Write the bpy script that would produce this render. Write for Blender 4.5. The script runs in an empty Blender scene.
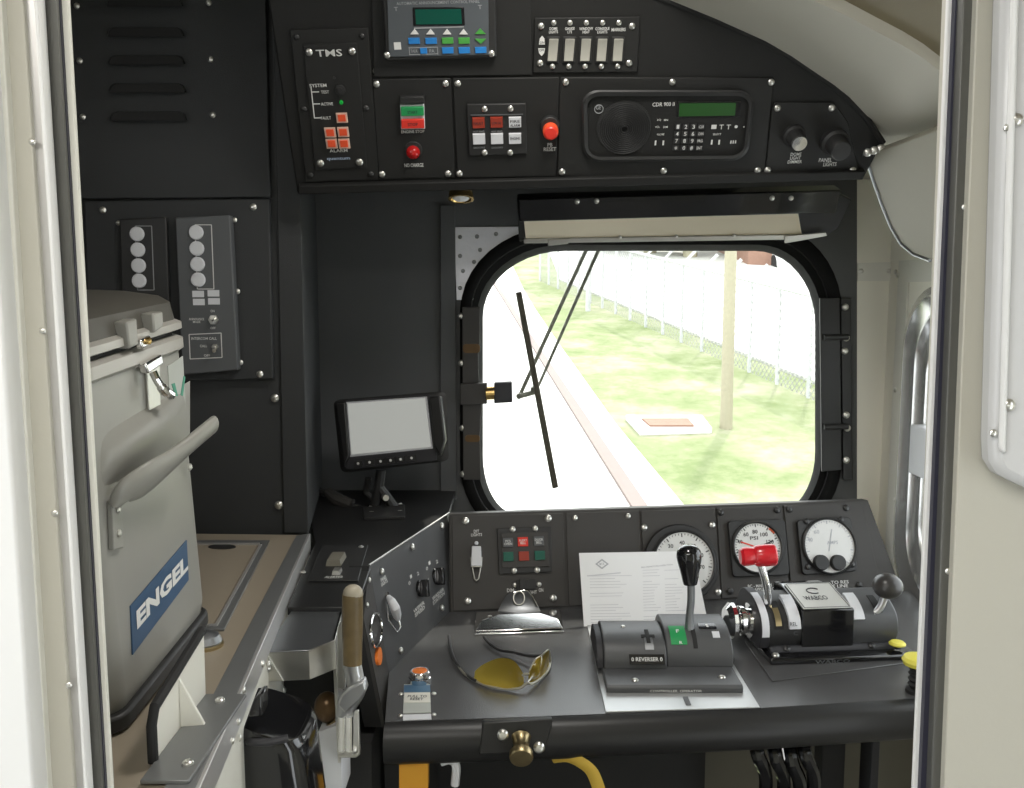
import bpy, bmesh, math, random
from mathutils import Vector, Matrix
random.seed(4)
SC = bpy.context.scene
COL = SC.collection
# ------------------------------------------------------------------ camera
FPX, CX, CY = 900.0, 512.0, 394.0
PITCH = math.radians(6.5)
CAM = Vector((0, 0, 1.55))
FWD = Vector((0, math.cos(PITCH), -math.sin(PITCH)))
UPV = Vector((0, math.sin(PITCH), math.cos(PITCH)))
RT = Vector((1, 0, 0))
V = Vector
def ray(x, y):
    return FWD + RT * ((x - CX) / FPX) + UPV * ((CY - y) / FPX)
def hY(x, y, Y):
    r = ray(x, y); return CAM + r * (Y / r.y)
def hZ(x, y, Z):
    r = ray(x, y); return CAM + r * ((Z - CAM.z) / r.z)
def hX(x, y, X):
    r = ray(x, y); return CAM + r * (X / r.x)
class Pl:
    """a plane in the cab: origin o, axes u (right), v (up), n (towards the room)"""
    def __init__(s, a, b, c):
        s.o = a.copy(); s.u = (b - a).normalized()
        n = (b - a).cross(c - a).normalized()
        if n.dot(CAM - a) < 0: n = -n
        s.n = n; s.v = n.cross(s.u).normalized()
    def hit(s, x, y, w=0.0):
        r = ray(x, y); t = (s.o + s.n * w - CAM).dot(s.n) / r.dot(s.n)
        return CAM + r * t
    def uv(s, x, y, w=0.0):
        d = s.hit(x, y, w) - s.o; return d.dot(s.u), d.dot(s.v)
    def at(s, u, v, w=0.0):
        return s.o + s.u * u + s.v * v + s.n * w
    def sc(s, x, y):
        return (s.hit(x, y) - CAM).dot(FWD) / FPX

# ------------------------------------------------------------------ materials
def mat(name, col, rough=0.5, metal=0.0, vary=0.12, bump=0.0, bscale=60.0, nscale=8.0, spec=0.5, emit=None, estr=0.0, coat=0.0):
    m = bpy.data.materials.new(name); m.use_nodes = True
    nt = m.node_tree; b = nt.nodes['Principled BSDF']
    tc = nt.nodes.new('ShaderNodeTexCoord')
    nz = nt.nodes.new('ShaderNodeTexNoise'); nz.inputs['Scale'].default_value = nscale; nz.inputs['Detail'].default_value = 4
    nt.links.new(tc.outputs['Object'], nz.inputs['Vector'])
    mx = nt.nodes.new('ShaderNodeMix'); mx.data_type = 'RGBA'
    c = list(col)[:3]
    mx.inputs[6].default_value = [max(0, k * (1 - vary)) for k in c] + [1]
    mx.inputs[7].default_value = [min(1, k * (1 + vary)) for k in c] + [1]
    nt.links.new(nz.outputs['Fac'], mx.inputs[0])
    nt.links.new(mx.outputs[2], b.inputs['Base Color'])
    b.inputs['Roughness'].default_value = rough; b.inputs['Metallic'].default_value = metal
    b.inputs['Specular IOR Level'].default_value = spec
    b.inputs['Coat Weight'].default_value = coat
    if bump:
        n2 = nt.nodes.new('ShaderNodeTexNoise'); n2.inputs['Scale'].default_value = bscale; n2.inputs['Detail'].default_value = 3
        nt.links.new(tc.outputs['Object'], n2.inputs['Vector'])
        bp = nt.nodes.new('ShaderNodeBump'); bp.inputs['Strength'].default_value = bump; bp.inputs['Distance'].default_value = 0.002
        nt.links.new(n2.outputs['Fac'], bp.inputs['Height']); nt.links.new(bp.outputs['Normal'], b.inputs['Normal'])
    if emit:
        b.inputs['Emission Color'].default_value = list(emit) + [1]; b.inputs['Emission Strength'].default_value = estr
    return m
def lin(r, g, b):
    f = lambda c: (c / 255 / 12.92) if c / 255 <= 0.04045 else ((c / 255 + 0.055) / 1.055) ** 2.4
    return (f(r), f(g), f(b))
MT = {}
def D(k, *a, **kw): MT[k] = mat(k, *a, **kw)
D('black_paint', (0.022, 0.022, 0.021), 0.62, bump=0.25, bscale=900, spec=0.3)
D('console_paint', (0.017, 0.017, 0.0163), 0.6, bump=0.2, bscale=900, spec=0.3)
D('module_plate', (0.020, 0.020, 0.0193), 0.55, bump=0.12, bscale=1200, spec=0.35)
D('wall_charcoal_flare', (0.105, 0.108, 0.11), 0.6, bump=0.25, bscale=800, spec=0.35)  # charcoal lightened in colour, flare haze painted into the wall
D('charcoal_paint', (0.040, 0.042, 0.0435), 0.6, bump=0.25, bscale=800, spec=0.35)
D('grey_module', (0.10, 0.105, 0.11), 0.55)
D('display_grey', (0.085, 0.095, 0.105), 0.5)
D('panel_grey', (0.055, 0.052, 0.049), 0.55, bump=0.12, bscale=900, spec=0.35)
D('desk_top', (0.078, 0.078, 0.079), 0.27, bump=0.15, bscale=500, vary=0.2)
D('bullnose_black', (0.016, 0.016, 0.016), 0.4)
D('controller_grey', (0.075, 0.077, 0.08), 0.42, bump=0.1, bscale=700)
D('satin_plate', (0.52, 0.53, 0.53), 0.36, metal=0.55)
D('gloss_black', (0.008, 0.008, 0.009), 0.12, coat=0.4)
D('rubber', (0.012, 0.012, 0.012), 0.75)
D('soft_black', (0.024, 0.024, 0.024), 0.5)
D('steel', (0.62, 0.61, 0.57), 0.34, metal=1.0, vary=0.18, nscale=20)
D('brushed_dark_steel', (0.30, 0.31, 0.32), 0.38, metal=0.9, vary=0.15)
D('chrome', (0.85, 0.85, 0.84), 0.1, metal=1.0, vary=0.03)
D('screw_metal', (0.75, 0.74, 0.70), 0.3, metal=0.9)
D('dark_screw', (0.06, 0.06, 0.06), 0.35, metal=0.6)
D('brass', (0.72, 0.50, 0.20), 0.25, metal=1.0)
D('dull_brass', (0.45, 0.36, 0.20), 0.35, metal=1.0, vary=0.25, nscale=60)
D('white_ink', (0.72, 0.72, 0.70), 0.6, vary=0.03)
D('grey_ink', (0.32, 0.33, 0.34), 0.6, vary=0.03)
D('blue_ink', (0.45, 0.55, 0.72), 0.6, vary=0.03)
D('dark_ink', (0.03, 0.03, 0.035), 0.6)
D('rocker_cream', (0.42, 0.41, 0.36), 0.45)
D('lens_white', (0.70, 0.71, 0.74), 0.4)
D('red_lens', (0.42, 0.012, 0.012), 0.15)
D('red_button', (0.75, 0.045, 0.03), 0.3)
D('orange_button', (0.85, 0.10, 0.035), 0.4)
D('orange_trim', (0.72, 0.52, 0.42), 0.5)
D('orange_cap', (0.9, 0.22, 0.03), 0.35)
D('green_lens', (0.02, 0.30, 0.09), 0.35)
D('teal_lens', (0.01, 0.11, 0.075), 0.35)
D('dark_red_lens', (0.34, 0.045, 0.025), 0.35)
D('key_blue', (0.02, 0.20, 0.55), 0.5)
D('key_green', (0.07, 0.33, 0.06), 0.5)
D('lcd_green', (0.004, 0.05, 0.035), 0.25, emit=(0.0, 0.05, 0.03), estr=0.25)
D('radio_lcd', (0.012, 0.05, 0.010), 0.3, emit=(0.01, 0.05, 0.008), estr=0.3)
D('green_led', (0.01, 0.4, 0.05), 0.3, emit=(0.02, 0.6, 0.1), estr=0.05)
D('beige_wall', lin(205, 203, 192), 0.55, vary=0.03, bump=0.05, bscale=300)
D('lit_corner_beige', lin(238, 235, 222), 0.5, vary=0.03, bump=0.05, bscale=300)  # beige lightened in colour, making up for missing light at the right
D('beige_ceiling', lin(198, 195, 182), 0.6, vary=0.03, bump=0.05, bscale=300)
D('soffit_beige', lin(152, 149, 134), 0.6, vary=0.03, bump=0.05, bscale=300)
D('ceiling_tan_shaded', lin(132, 122, 97), 0.6, vary=0.08)  # rear ceiling lining darkened in colour for the light it misses
D('partition_beige', lin(188, 185, 173), 0.55, vary=0.03, bump=0.05, bscale=300)
D('soft_blue', (0.07, 0.16, 0.27), 0.5)
D('ball_black', (0.045, 0.042, 0.04), 0.3)
D('plate_silver', (0.62, 0.62, 0.59), 0.4, metal=0.25)
D('window_alu', (0.84, 0.85, 0.84), 0.22, metal=0.85, vary=0.05)
D('white_paint', (0.80, 0.80, 0.79), 0.45, vary=0.02)
D('cream_paint', (0.74, 0.73, 0.66), 0.5, vary=0.03)
D('jamb_alu', (0.62, 0.61, 0.60), 0.35, metal=0.6, vary=0.06)
D('jamb_dark', (0.12, 0.12, 0.11), 0.45, metal=0.3)
D('jamb_blue_black', (0.03, 0.03, 0.05), 0.4)
D('counter_beige', lin(158, 147, 130), 0.4, vary=0.12, nscale=5)
D('counter_edge', (0.20, 0.205, 0.205), 0.36, metal=0.35, vary=0.12)
D('cooler_grey', (0.30, 0.295, 0.268), 0.36, vary=0.06)
D('cooler_lid', (0.085, 0.08, 0.068), 0.35, vary=0.08)
D('cooler_trim', (0.43, 0.415, 0.38), 0.3, vary=0.05)
D('label_blue', (0.035, 0.085, 0.17), 0.4)
D('sticker', (0.45, 0.47, 0.44), 0.5)
D('sticker_green', (0.05, 0.3, 0.2), 0.5)
D('wood_grip', lin(108, 92, 62), 0.4, vary=0.5, nscale=45)
D('lever_silver', (0.55, 0.56, 0.57), 0.3, metal=0.85)
D('rust_brown', lin(96, 74, 48), 0.3, metal=0.5, vary=0.3, nscale=40)
D('insulation_foil', (0.72, 0.73, 0.80), 0.38, metal=0.7, vary=0.25, bump=0.6, bscale=70)
D('paper', (0.93, 0.94, 0.95), 0.8, vary=0.01)
D('print_grey', (0.50, 0.51, 0.54), 0.8)
D('faint_print', (0.70, 0.71, 0.74), 0.8)
D('yellow_plastic', (0.80, 0.72, 0.10), 0.45)
D('yellow_strap', (0.62, 0.42, 0.06), 0.6)
D('amber_card', (0.75, 0.36, 0.03), 0.6)
D('red_grip', (0.62, 0.015, 0.025), 0.28, coat=0.3)
D('dial_white', (0.75, 0.75, 0.73), 0.45, vary=0.02)
D('dial_red', (0.8, 0.15, 0.06), 0.5)
D('window_rubber', (0.014, 0.014, 0.014), 0.85, spec=0.1)
D('glasses_frame', (0.42, 0.40, 0.33), 0.3, metal=0.5)
D('glasses_arm', (0.03, 0.03, 0.032), 0.35)
D('under_desk', (0.02, 0.02, 0.02), 0.7)
D('warm_grey', lin(120, 116, 104), 0.6)  # even grey-beige for carcass, back board, switch and roof
D('floor_grey', (0.10, 0.10, 0.10), 0.7)
D('seat_dark', (0.03, 0.03, 0.034), 0.6)
D('wiper_brown', (0.07, 0.058, 0.04), 0.6)
D('wiper_flare_grey', (0.24, 0.24, 0.20), 0.6)  # window flare painted into the arms as a lighter grey
D('pole_wood', lin(156, 150, 128), 0.8, vary=0.15, nscale=30)
D('galvanised', (0.46, 0.465, 0.46), 0.6, vary=0.1)
D('rail_rust', lin(118, 102, 97), 0.6, vary=0.1)
D('concrete', (0.62, 0.61, 0.58), 0.8, vary=0.06)
D('brick_brown', lin(140, 108, 92), 0.8, vary=0.15)
D('grip_end', lin(168, 160, 142), 0.35)
D('cover_plastic', (0.62, 0.62, 0.62), 0.25, vary=0.03)

def mat_screen():
    m = bpy.data.materials.new('screen_reflection'); m.use_nodes = True
    b = m.node_tree.nodes['Principled BSDF']
    b.inputs['Base Color'].default_value = (0.18, 0.18, 0.18, 1); b.inputs['Roughness'].default_value = 0.15
    b.inputs['Emission Color'].default_value = (0.42, 0.43, 0.40, 1); b.inputs['Emission Strength'].default_value = 0.45  # even glow stands in for the bright reflection on the screen
    return m
MT['screen_reflection'] = mat_screen()
def mat_thin(name, tint, gloss=0.06, trans=0.0):
    m = bpy.data.materials.new(name); m.use_nodes = True; nt = m.node_tree
    nt.nodes.remove(nt.nodes['Principled BSDF']); out = nt.nodes['Material Output']
    t = nt.nodes.new('ShaderNodeBsdfTransparent'); t.inputs[0].default_value = list(tint) + [1]
    g = nt.nodes.new('ShaderNodeBsdfGlossy'); g.inputs['Roughness'].default_value = 0.05
    fr = nt.nodes.new('ShaderNodeLayerWeight'); fr.inputs[0].default_value = 0.3
    mr = nt.nodes.new('ShaderNodeMath'); mr.operation = 'MULTIPLY'; mr.inputs[1].default_value = gloss * 4
    nt.links.new(fr.outputs['Fresnel'], mr.inputs[0])
    mx = nt.nodes.new('ShaderNodeMixShader'); nt.links.new(mr.outputs[0], mx.inputs[0])
    nt.links.new(t.outputs[0], mx.inputs[1]); nt.links.new(g.outputs[0], mx.inputs[2])
    last = mx
    if trans:
        tr = nt.nodes.new('ShaderNodeBsdfTranslucent'); tr.inputs[0].default_value = list(tint) + [1]
        m2 = nt.nodes.new('ShaderNodeMixShader'); m2.inputs[0].default_value = trans
        nt.links.new(mx.outputs[0], m2.inputs[1]); nt.links.new(tr.outputs[0], m2.inputs[2]); last = m2
    nt.links.new(last.outputs[0], out.inputs[0])
    return m
MT['glass'] = mat_thin('glass', (0.97, 0.98, 0.97), 0.05)
MT['yellow_lens'] = mat_thin('yellow_lens', (0.85, 0.64, 0.12), 0.15, 0.55)
D('visor_backlit_tan', lin(245, 234, 208), 0.7, vary=0.03)  # cloth paled in colour in place of light from behind
MT['smoked_glass'] = mat_thin('smoked_glass', (0.95, 0.96, 0.96), 0.06)
def mat_grass():
    m = bpy.data.materials.new('grass'); m.use_nodes = True; nt = m.node_tree; b = nt.nodes['Principled BSDF']
    tc = nt.nodes.new('ShaderNodeTexCoord')
    n1 = nt.nodes.new('ShaderNodeTexNoise'); n1.inputs['Scale'].default_value = 1.1; n1.inputs['Detail'].default_value = 9; n1.inputs['Roughness'].default_value = 0.75
    nt.links.new(tc.outputs['Object'], n1.inputs['Vector'])
    cr = nt.nodes.new('ShaderNodeValToRGB'); e = cr.color_ramp.elements
    e[0].position = 0.36; e[0].color = (0.17, 0.21, 0.095, 1); e[1].position = 0.66; e[1].color = (0.36, 0.335, 0.26, 1)
    k = e.new(0.5); k.color = (0.25, 0.275, 0.155, 1)
    nt.links.new(n1.outputs['Fac'], cr.inputs[0]); nt.links.new(cr.outputs[0], b.inputs['Base Color'])
    b.inputs['Roughness'].default_value = 0.9; b.inputs['Specular IOR Level'].default_value = 0.1
    return m
MT['grass'] = mat_grass()
def mat_fence():
    m = bpy.data.materials.new('chain_link'); m.use_nodes = True; nt = m.node_tree
    b = nt.nodes['Principled BSDF']; b.inputs['Base Color'].default_value = (0.33, 0.33, 0.33, 1)
    tc = nt.nodes.new('ShaderNodeTexCoord'); sep = nt.nodes.new('ShaderNodeSeparateXYZ'); nt.links.new(tc.outputs['Object'], sep.inputs[0])
    def wires(op):
        a = nt.nodes.new('ShaderNodeMath'); a.operation = op
        nt.links.new(sep.outputs['Y'], a.inputs[0]); nt.links.new(sep.outputs['Z'], a.inputs[1])
        s = nt.nodes.new('ShaderNodeMath'); s.operation = 'MULTIPLY'; s.inputs[1].default_value = 10.0; nt.links.new(a.outputs[0], s.inputs[0])
        f = nt.nodes.new('ShaderNodeMath'); f.operation = 'FRACT'; nt.links.new(s.outputs[0], f.inputs[0])
        l = nt.nodes.new('ShaderNodeMath'); l.operation = 'LESS_THAN'; l.inputs[1].default_value = 0.1; nt.links.new(f.outputs[0], l.inputs[0]); return l
    a, c = wires('ADD'), wires('SUBTRACT')
    mx = nt.nodes.new('ShaderNodeMath'); mx.operation = 'MAXIMUM'; nt.links.new(a.outputs[0], mx.inputs[0]); nt.links.new(c.outputs[0], mx.inputs[1])
    nt.links.new(mx.outputs[0], b.inputs['Alpha'])
    return m
MT['chain_link'] = mat_fence()

# ------------------------------------------------------------------ mesh builder
class MB:
    def __init__(s): s.bm = bmesh.new()
    def v(s, p): return s.bm.verts.new(p)
    def face(s, vs):
        try: return s.bm.faces.new(vs)
        except ValueError: return None
    def poly(s, pts): s.face([s.v(p) for p in pts]); return s
    def loops(s, L, cap0=True, cap1=True, closed=True):
        R = [[s.v(p) for p in l] for l in L]
        n = len(R[0])
        for a, b in zip(R, R[1:]):
            for i in range(n if closed else n - 1):
                s.face([a[i], a[(i + 1) % n], b[(i + 1) % n], b[i]])
        if cap0: s.face(R[0][::-1])
        if cap1: s.face(R[-1])
        return s
    def prism(s, pts, vec):
        vec = Vector(vec); return s.loops([list(pts), [p + vec for p in pts]])
    def plate(s, pl, px, w0, w1):
        a = [pl.hit(x, y, w1) for x, y in px]
        return s.loops([[p + pl.n * (w0 - w1) for p in a], a])
    def bx(s, pl, cx, cy, w, h, w0, w1, taper=0.0):
        u0 = pl.uv(cx - w / 2, cy, w1)[0]; u1 = pl.uv(cx + w / 2, cy, w1)[0]
        v0 = pl.uv(cx, cy + h / 2, w1)[1]; v1 = pl.uv(cx, cy - h / 2, w1)[1]
        return s.box(pl, u0, u1, v0, v1, w0, w1, taper)
    def box(s, pl, u0, u1, v0, v1, w0, w1, taper=0.0):
        t = taper
        a = [pl.at(u0, v0, w0), pl.at(u1, v0, w0), pl.at(u1, v1, w0), pl.at(u0, v1, w0)]
        b = [pl.at(u0 + t, v0 + t, w1), pl.at(u1 - t, v0 + t, w1), pl.at(u1 - t, v1 - t, w1), pl.at(u0 + t, v1 - t, w1)]
        return s.loops([a, b])
    def wbox(s, x0, x1, y0, y1, z0, z1):
        a = [V((x0, y0, z0)), V((x1, y0, z0)), V((x1, y1, z0)), V((x0, y1, z0))]
        return s.prism(a, (0, 0, z1 - z0))
    def lathe(s, o, ax, prof, seg=20, ref=None):
        ax = Vector(ax).normalized()
        r = Vector(ref) if ref else (V((1, 0, 0)) if abs(ax.x) < 0.9 else V((0, 0, 1)))
        a = (r - ax * r.dot(ax)).normalized(); b = ax.cross(a)
        L = []
        for rad, h in prof:
            rad = max(rad, 1e-5)
            L.append([o + ax * h + a * (rad * math.cos(2 * math.pi * i / seg)) + b * (rad * math.sin(2 * math.pi * i / seg)) for i in range(seg)])
        return s.loops(L)
    def cylpx(s, pl, cx, cy, r, w0, w1, seg=20, r1=None):
        k = pl.sc(cx, cy); o = pl.hit(cx, cy, w1) - pl.n * w1; r1 = r if r1 is None else r1
        return s.lathe(o, pl.n, [(r * k, w0), (r1 * k, w1)], seg, pl.u)
    def tube(s, pts, rad, seg=8, closed=False, flat=1.0):
        pts = [Vector(p) for p in pts]; n = len(pts)
        rads = rad if isinstance(rad, (list, tuple)) else [rad] * n
        L = []; prev = None
        for i, p in enumerate(pts):
            t = (pts[(i + 1) % n] - pts[i - 1]) if closed else (pts[min(i + 1, n - 1)] - pts[max(i - 1, 0)])
            t.normalize()
            if prev is None:
                r = V((0, 0, 1)) if abs(t.z) < 0.9 else V((1, 0, 0)); prev = (r - t * r.dot(t)).normalized()
            else:
                prev = (prev - t * prev.dot(t)).normalized()
            b = t.cross(prev)
            L.append([p + prev * (rads[i] * math.cos(2 * math.pi * k / seg)) + b * (rads[i] * flat * math.sin(2 * math.pi * k / seg)) for k in range(seg)])
        if closed: L.append(L[0]); return s.loops(L, False, False)
        return s.loops(L)
    def ball(s, c, rx, ry=None, rz=None, seg=20):
        ry = ry or rx; rz = rz or rx
        L = []
        N = seg // 2
        for i in range(N + 1):
            ph = -math.pi / 2 + math.pi * i / N
            cr = max(math.cos(ph), 1e-3)
            L.append([c + V((rx * cr * math.cos(2 * math.pi * k / seg), ry * cr * math.sin(2 * math.pi * k / seg), rz * math.sin(ph))) for k in range(seg)])
        return s.loops(L)
    def text(s, pl, st, cx, cy, w, h, off=0.0008, bold=0.02, uo=None):
        cu = bpy.data.curves.new('t', 'FONT'); cu.body = st; cu.offset = min(bold, .012); cu.resolution_u = 2
        cu.align_x = 'CENTER'; cu.space_line = 0.85
        ob = bpy.data.objects.new('t', cu); COL.objects.link(ob)
        dg = bpy.context.evaluated_depsgraph_get(); dg.update()
        me = ob.evaluated_get(dg).to_mesh()
        xs = [q.co.x for q in me.vertices]; ys = [q.co.y for q in me.vertices]
        if xs:
            x0, x1, y0, y1 = min(xs), max(xs), min(ys), max(ys)
            o = pl.hit(cx, cy, off)
            W = (pl.hit(cx + w / 2, cy) - pl.hit(cx - w / 2, cy)).length
            H = (pl.hit(cx, cy + h / 2) - pl.hit(cx, cy - h / 2)).length
            vs = [s.v(o + pl.u * (((q.co.x - x0) / (x1 - x0) - 0.5) * W) + pl.v * (((q.co.y - y0) / (y1 - y0) - 0.5) * H)) for q in me.vertices]
            for p in me.polygons: s.face([vs[i] for i in p.vertices])
        bpy.data.objects.remove(ob); bpy.data.curves.remove(cu)
        return s
    def build(s, name, m, parent=None, bev=0.0, ang=35, doubles=True, seg=2, center=None):
        if doubles: bmesh.ops.remove_doubles(s.bm, verts=s.bm.verts, dist=1e-6)
        bmesh.ops.recalc_face_normals(s.bm, faces=s.bm.faces)
        me = bpy.data.meshes.new(name)
        off = V((0, 0, 0))
        if parent is not None:
            q = parent
            while q.parent is not None: q = q.parent
            off = q.location
        elif s.bm.verts:
            n = len(s.bm.verts); c = sum((q.co for q in s.bm.verts), V((0, 0, 0))) / n
            off = center if center is not None else V((c.x, c.y, min(q.co.z for q in s.bm.verts)))
        for q in s.bm.verts: q.co -= off
        s.bm.to_mesh(me); s.bm.free()
        me.materials.append(MT[m] if isinstance(m, str) else m)
        if len(me.polygons):
            me.shade_smooth(); me.set_sharp_from_angle(angle=math.radians(ang))
        o = bpy.data.objects.new(name, me); COL.objects.link(o)
        if parent is not None: o.parent = parent
        else: o.location = off
        if bev:
            md = o.modifiers.new('bevel', 'BEVEL'); md.width = bev; md.segments = seg; md.limit_method = 'ANGLE'; md.angle_limit = math.radians(40)
            md.harden_normals = False
        return o
def tag(o, label, cat, group=None, kind=None):
    o['label'] = label; o['category'] = cat
    if group: o['group'] = group
    if kind: o['kind'] = kind
    return o
def thing(name, label, cat, loc, group=None):
    o = bpy.data.objects.new(name, None); COL.objects.link(o); o.location = loc; o.empty_display_size = 0.05
    return tag(o, label, cat, group)
def struct(name, mb, m, **kw):
    o = mb.build(name, m, **kw); o['kind'] = 'structure'; return o
def child(parent, name, m, f, **kw):
    b = MB(); f(b); return b.build(name, m, parent, **kw)
# shared screw mesh: domed head with a slot
def screw_mesh(name, m):
    b = MB()
    b.lathe(V((0, 0, 0)), V((0, 0, 1)), [(1, 0), (1, 0.35), (0.75, 0.62), (0.3, 0.75), (0.0, 0.76)], 12)
    b.loops([[V((-0.7, -0.12, 0.6)), V((0.7, -0.12, 0.6)), V((0.7, 0.12, 0.6)), V((-0.7, 0.12, 0.6))],
             [V((-0.6, -0.1, 0.8)), V((0.6, -0.1, 0.8)), V((0.6, 0.1, 0.8)), V((-0.6, 0.1, 0.8))]])
    o = b.build(name, m); me = o.data; bpy.data.objects.remove(o); return me
SCREW = screw_mesh('screw', 'screw_metal'); DSCREW = screw_mesh('dark_screw', 'dark_screw')
def put(me, name, parent, pos, axis, r, rot=None):
    o = bpy.data.objects.new(name, me); COL.objects.link(o); o.parent = parent
    q = parent
    while q.parent is not None: q = q.parent
    z = Vector(axis).normalized(); x = V((1, 0, 0)) if abs(z.x) < 0.9 else V((0, 0, 1))
    x = (x - z * x.dot(z)).normalized(); y = z.cross(x)
    a = random.uniform(0, 3.14) if rot is None else rot
    x, y = x * math.cos(a) + y * math.sin(a), y * math.cos(a) - x * math.sin(a)
    M = Matrix((x, y, z)).transposed().to_4x4() @ Matrix.Scale(r, 4)
    M.translation = pos - q.location
    o.matrix_basis = M
    return o
def screws(parent, pl, pts, r=3.0, w=0.0, dark=False):
    for x, y in pts:
        put(DSCREW if dark else SCREW, 'screw', parent, pl.hit(x, y, w), pl.n, r * pl.sc(x, y))
def rr(x0, y0, x1, y1, rad, n=6):
    """rounded rectangle in pixels; rad = one radius or (tl,tr,br,bl) each (rx,ry)"""
    if not isinstance(rad, (list, tuple)): rad = [(rad, rad)] * 4
    (a, b), (c, d), (e, f), (g, h) = rad
    P = []
    for cx, cy, rx, ry, t0 in ((x1 - c, y0 + d, c, d, -90), (x1 - e, y1 - f, e, f, 0), (x0 + g, y1 - h, g, h, 90), (x0 + a, y0 + b, a, b, 180)):
        for i in range(n + 1):
            t = math.radians(t0 + 90 * i / n); P.append((cx + rx * math.cos(t), cy + ry * math.sin(t)))
    return P
def mapq(q, pts):
    """bilinear map of unit-square pts into the pixel quad q = tl,tr,br,bl"""
    r = []
    for a, b in pts:
        r.append(tuple(q[0][k] * (1 - a) * (1 - b) + q[1][k] * a * (1 - b) + q[2][k] * a * b + q[3][k] * (1 - a) * b for k in (0, 1)))
    return r
def rq(q, rad=0.1, n=4, asp=1.0):
    return mapq(q, rr(0, 0, 1, 1, [(rad, rad * asp)] * 4, n))
#CONTENT
# ================================================================== overhead console
ZD = 0.97
PC = Pl(hY(297, 193, 1.42), hY(862, 177, 1.42), hY(580, 0, 1.28))
con_px = [(297, 193), (282, 95), (268, 0), (258, -70), (480, -80), (600, -30), (666, 0), (715, 20), (764, 42), (790, 57), (815, 74), (833, 86), (848, 98), (866, 117), (883, 143), (872, 163), (864, 178), (700, 181), (500, 187)]
console = thing('overhead_console', 'black overhead instrument console with curved right edge above the windshield', 'console', PC.hit(580, 186))
b = MB(); b.prism([PC.hit(x, y) for x, y in con_px], (0, 0.33, 0.035)); b.build('body', 'console_paint', console, bev=0.003)
b = MB(); b.tube([PC.hit(x, y, 0.001) for x, y in [(640, -11)] + con_px[6:15]], 0.0045, 8); b.build('edge_trim', 'rubber', console)
b = MB(); b.plate(PC, [(298, 186), (866, 171), (863, 180), (298, 195)], 0.0, 0.012); b.build('bottom_rail', 'console_paint', console, bev=0.002)
screws(console, PC, [(376, 71), (528.5, 69)], 3.2)

# --- train monitor panel (TMS)
tms = thing('monitoring_panel', 'tall narrow black panel with five orange buttons at console left end', 'control panel', PC.hit(338, 182))
child(tms, 'plate', 'module_plate', lambda b: b.plate(PC, [(290, 30), (368, 28), (379, 180), (306, 182)], 0.0, 0.004), bev=0.001)
child(tms, 'face_plate', 'module_plate', lambda b: b.plate(PC, [(303, 45), (357, 43), (367, 168), (315, 170)], 0.004, 0.007), bev=0.001)
screws(tms, PC, [(309, 52), (352, 51), (320.5, 163), (359.5, 162)], 3.6, 0.007)
screws(tms, PC, [(296.5, 37), (362, 36), (304, 109), (366, 108), (310.5, 175), (371, 174)], 2.8, 0.004, True)
def _t(b):
    b.text(PC, 'TMS', 329, 53, 26, 7, 0.0078, 0.06)
    b.text(PC, 'SYSTEM', 318, 85.5, 17, 3.4, 0.0078)
    b.text(PC, 'TEST', 325, 92, 8, 3, 0.0078); b.text(PC, 'ACTIVE', 327, 104, 12, 3, 0.0078); b.text(PC, 'FAULT', 326, 118, 10, 3, 0.0078)
    b.text(PC, 'ALARM', 338.5, 150.6, 18, 3.2, 0.0078)
    for x0, y0, x1, y1 in ((310.5, 87, 314, 118.5),):
        b.plate(PC, [(x0, y0), (x0 + .9, y0), (x1 + .9, y1), (x1, y1)], 0.0072, 0.0078)
    for x, y in ((312, 92), (313, 104), (314.5, 118)): b.bx(PC, x + 3.5, y, 7, 0.9, 0.0072, 0.0078)
child(tms, 'lettering', 'white_ink', _t)
child(tms, 'logo_strip', 'blue_ink', lambda b: b.text(PC, 'quantum', 338.5, 159, 23, 3.5, 0.0078, 0.06))
child(tms, 'test_button', 'soft_black', lambda b: b.cylpx(PC, 340, 90.5, 5.2, 0.006, 0.011).cylpx(PC, 340, 90.5, 3, 0.011, 0.013), bev=0.0005)
child(tms, 'indicator_light', 'green_led', lambda b: b.cylpx(PC, 341, 103, 2.3, 0.006, 0.010, 12, 1.6))
child(tms, 'pilot_hole', 'dark_screw', lambda b: b.cylpx(PC, 334, 78, 1.4, 0.006, 0.008, 10))
for x, y in ((341.7, 118.3), (330, 133), (343, 132.5), (331.5, 144), (344, 144)):
    o = child(tms, 'button', 'orange_button', lambda b: b.bx(PC, x, y, 8, 7, 0.006, 0.0125, 0.0004))
    child(o, 'bezel', 'orange_trim', lambda b: b.bx(PC, x, y, 11.3, 9.8, 0.005, 0.0105, 0.0004))

# --- grey display control panel
ann = thing('display_panel', 'grey control panel with green screen and coloured keys at top of overhead console', 'control panel', PC.hit(438, 77))
child(ann, 'mounting_plate', 'module_plate', lambda b: b.plate(PC, [(370, -45), (530, -47), (532, 75), (374, 77)], 0.0, 0.004), bev=0.001)
child(ann, 'housing', 'soft_black', lambda b: b.plate(PC, [(380, -42), (495, -43), (497, 58), (385, 62)], 0.004, 0.016), bev=0.003)
child(ann, 'face', 'display_grey', lambda b: b.plate(PC, [(386, -38), (488, -39), (489, 55), (389, 57)], 0.016, 0.018), bev=0.0005)
child(ann, 'screen', 'lcd_green', lambda b: b.plate(PC, [(415, 9.5), (461, 9), (462, 24), (416, 24.5)], 0.018, 0.0195))
child(ann, 'screen_frame', 'gloss_black', lambda b: b.plate(PC, [(412.5, 7.5), (464, 7), (465, 25.5), (413.5, 26)], 0.0175, 0.019), bev=0.0004)
screws(ann, PC, [(387, 55), (491.5, 53.5)], 3.2, 0.0165)
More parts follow.
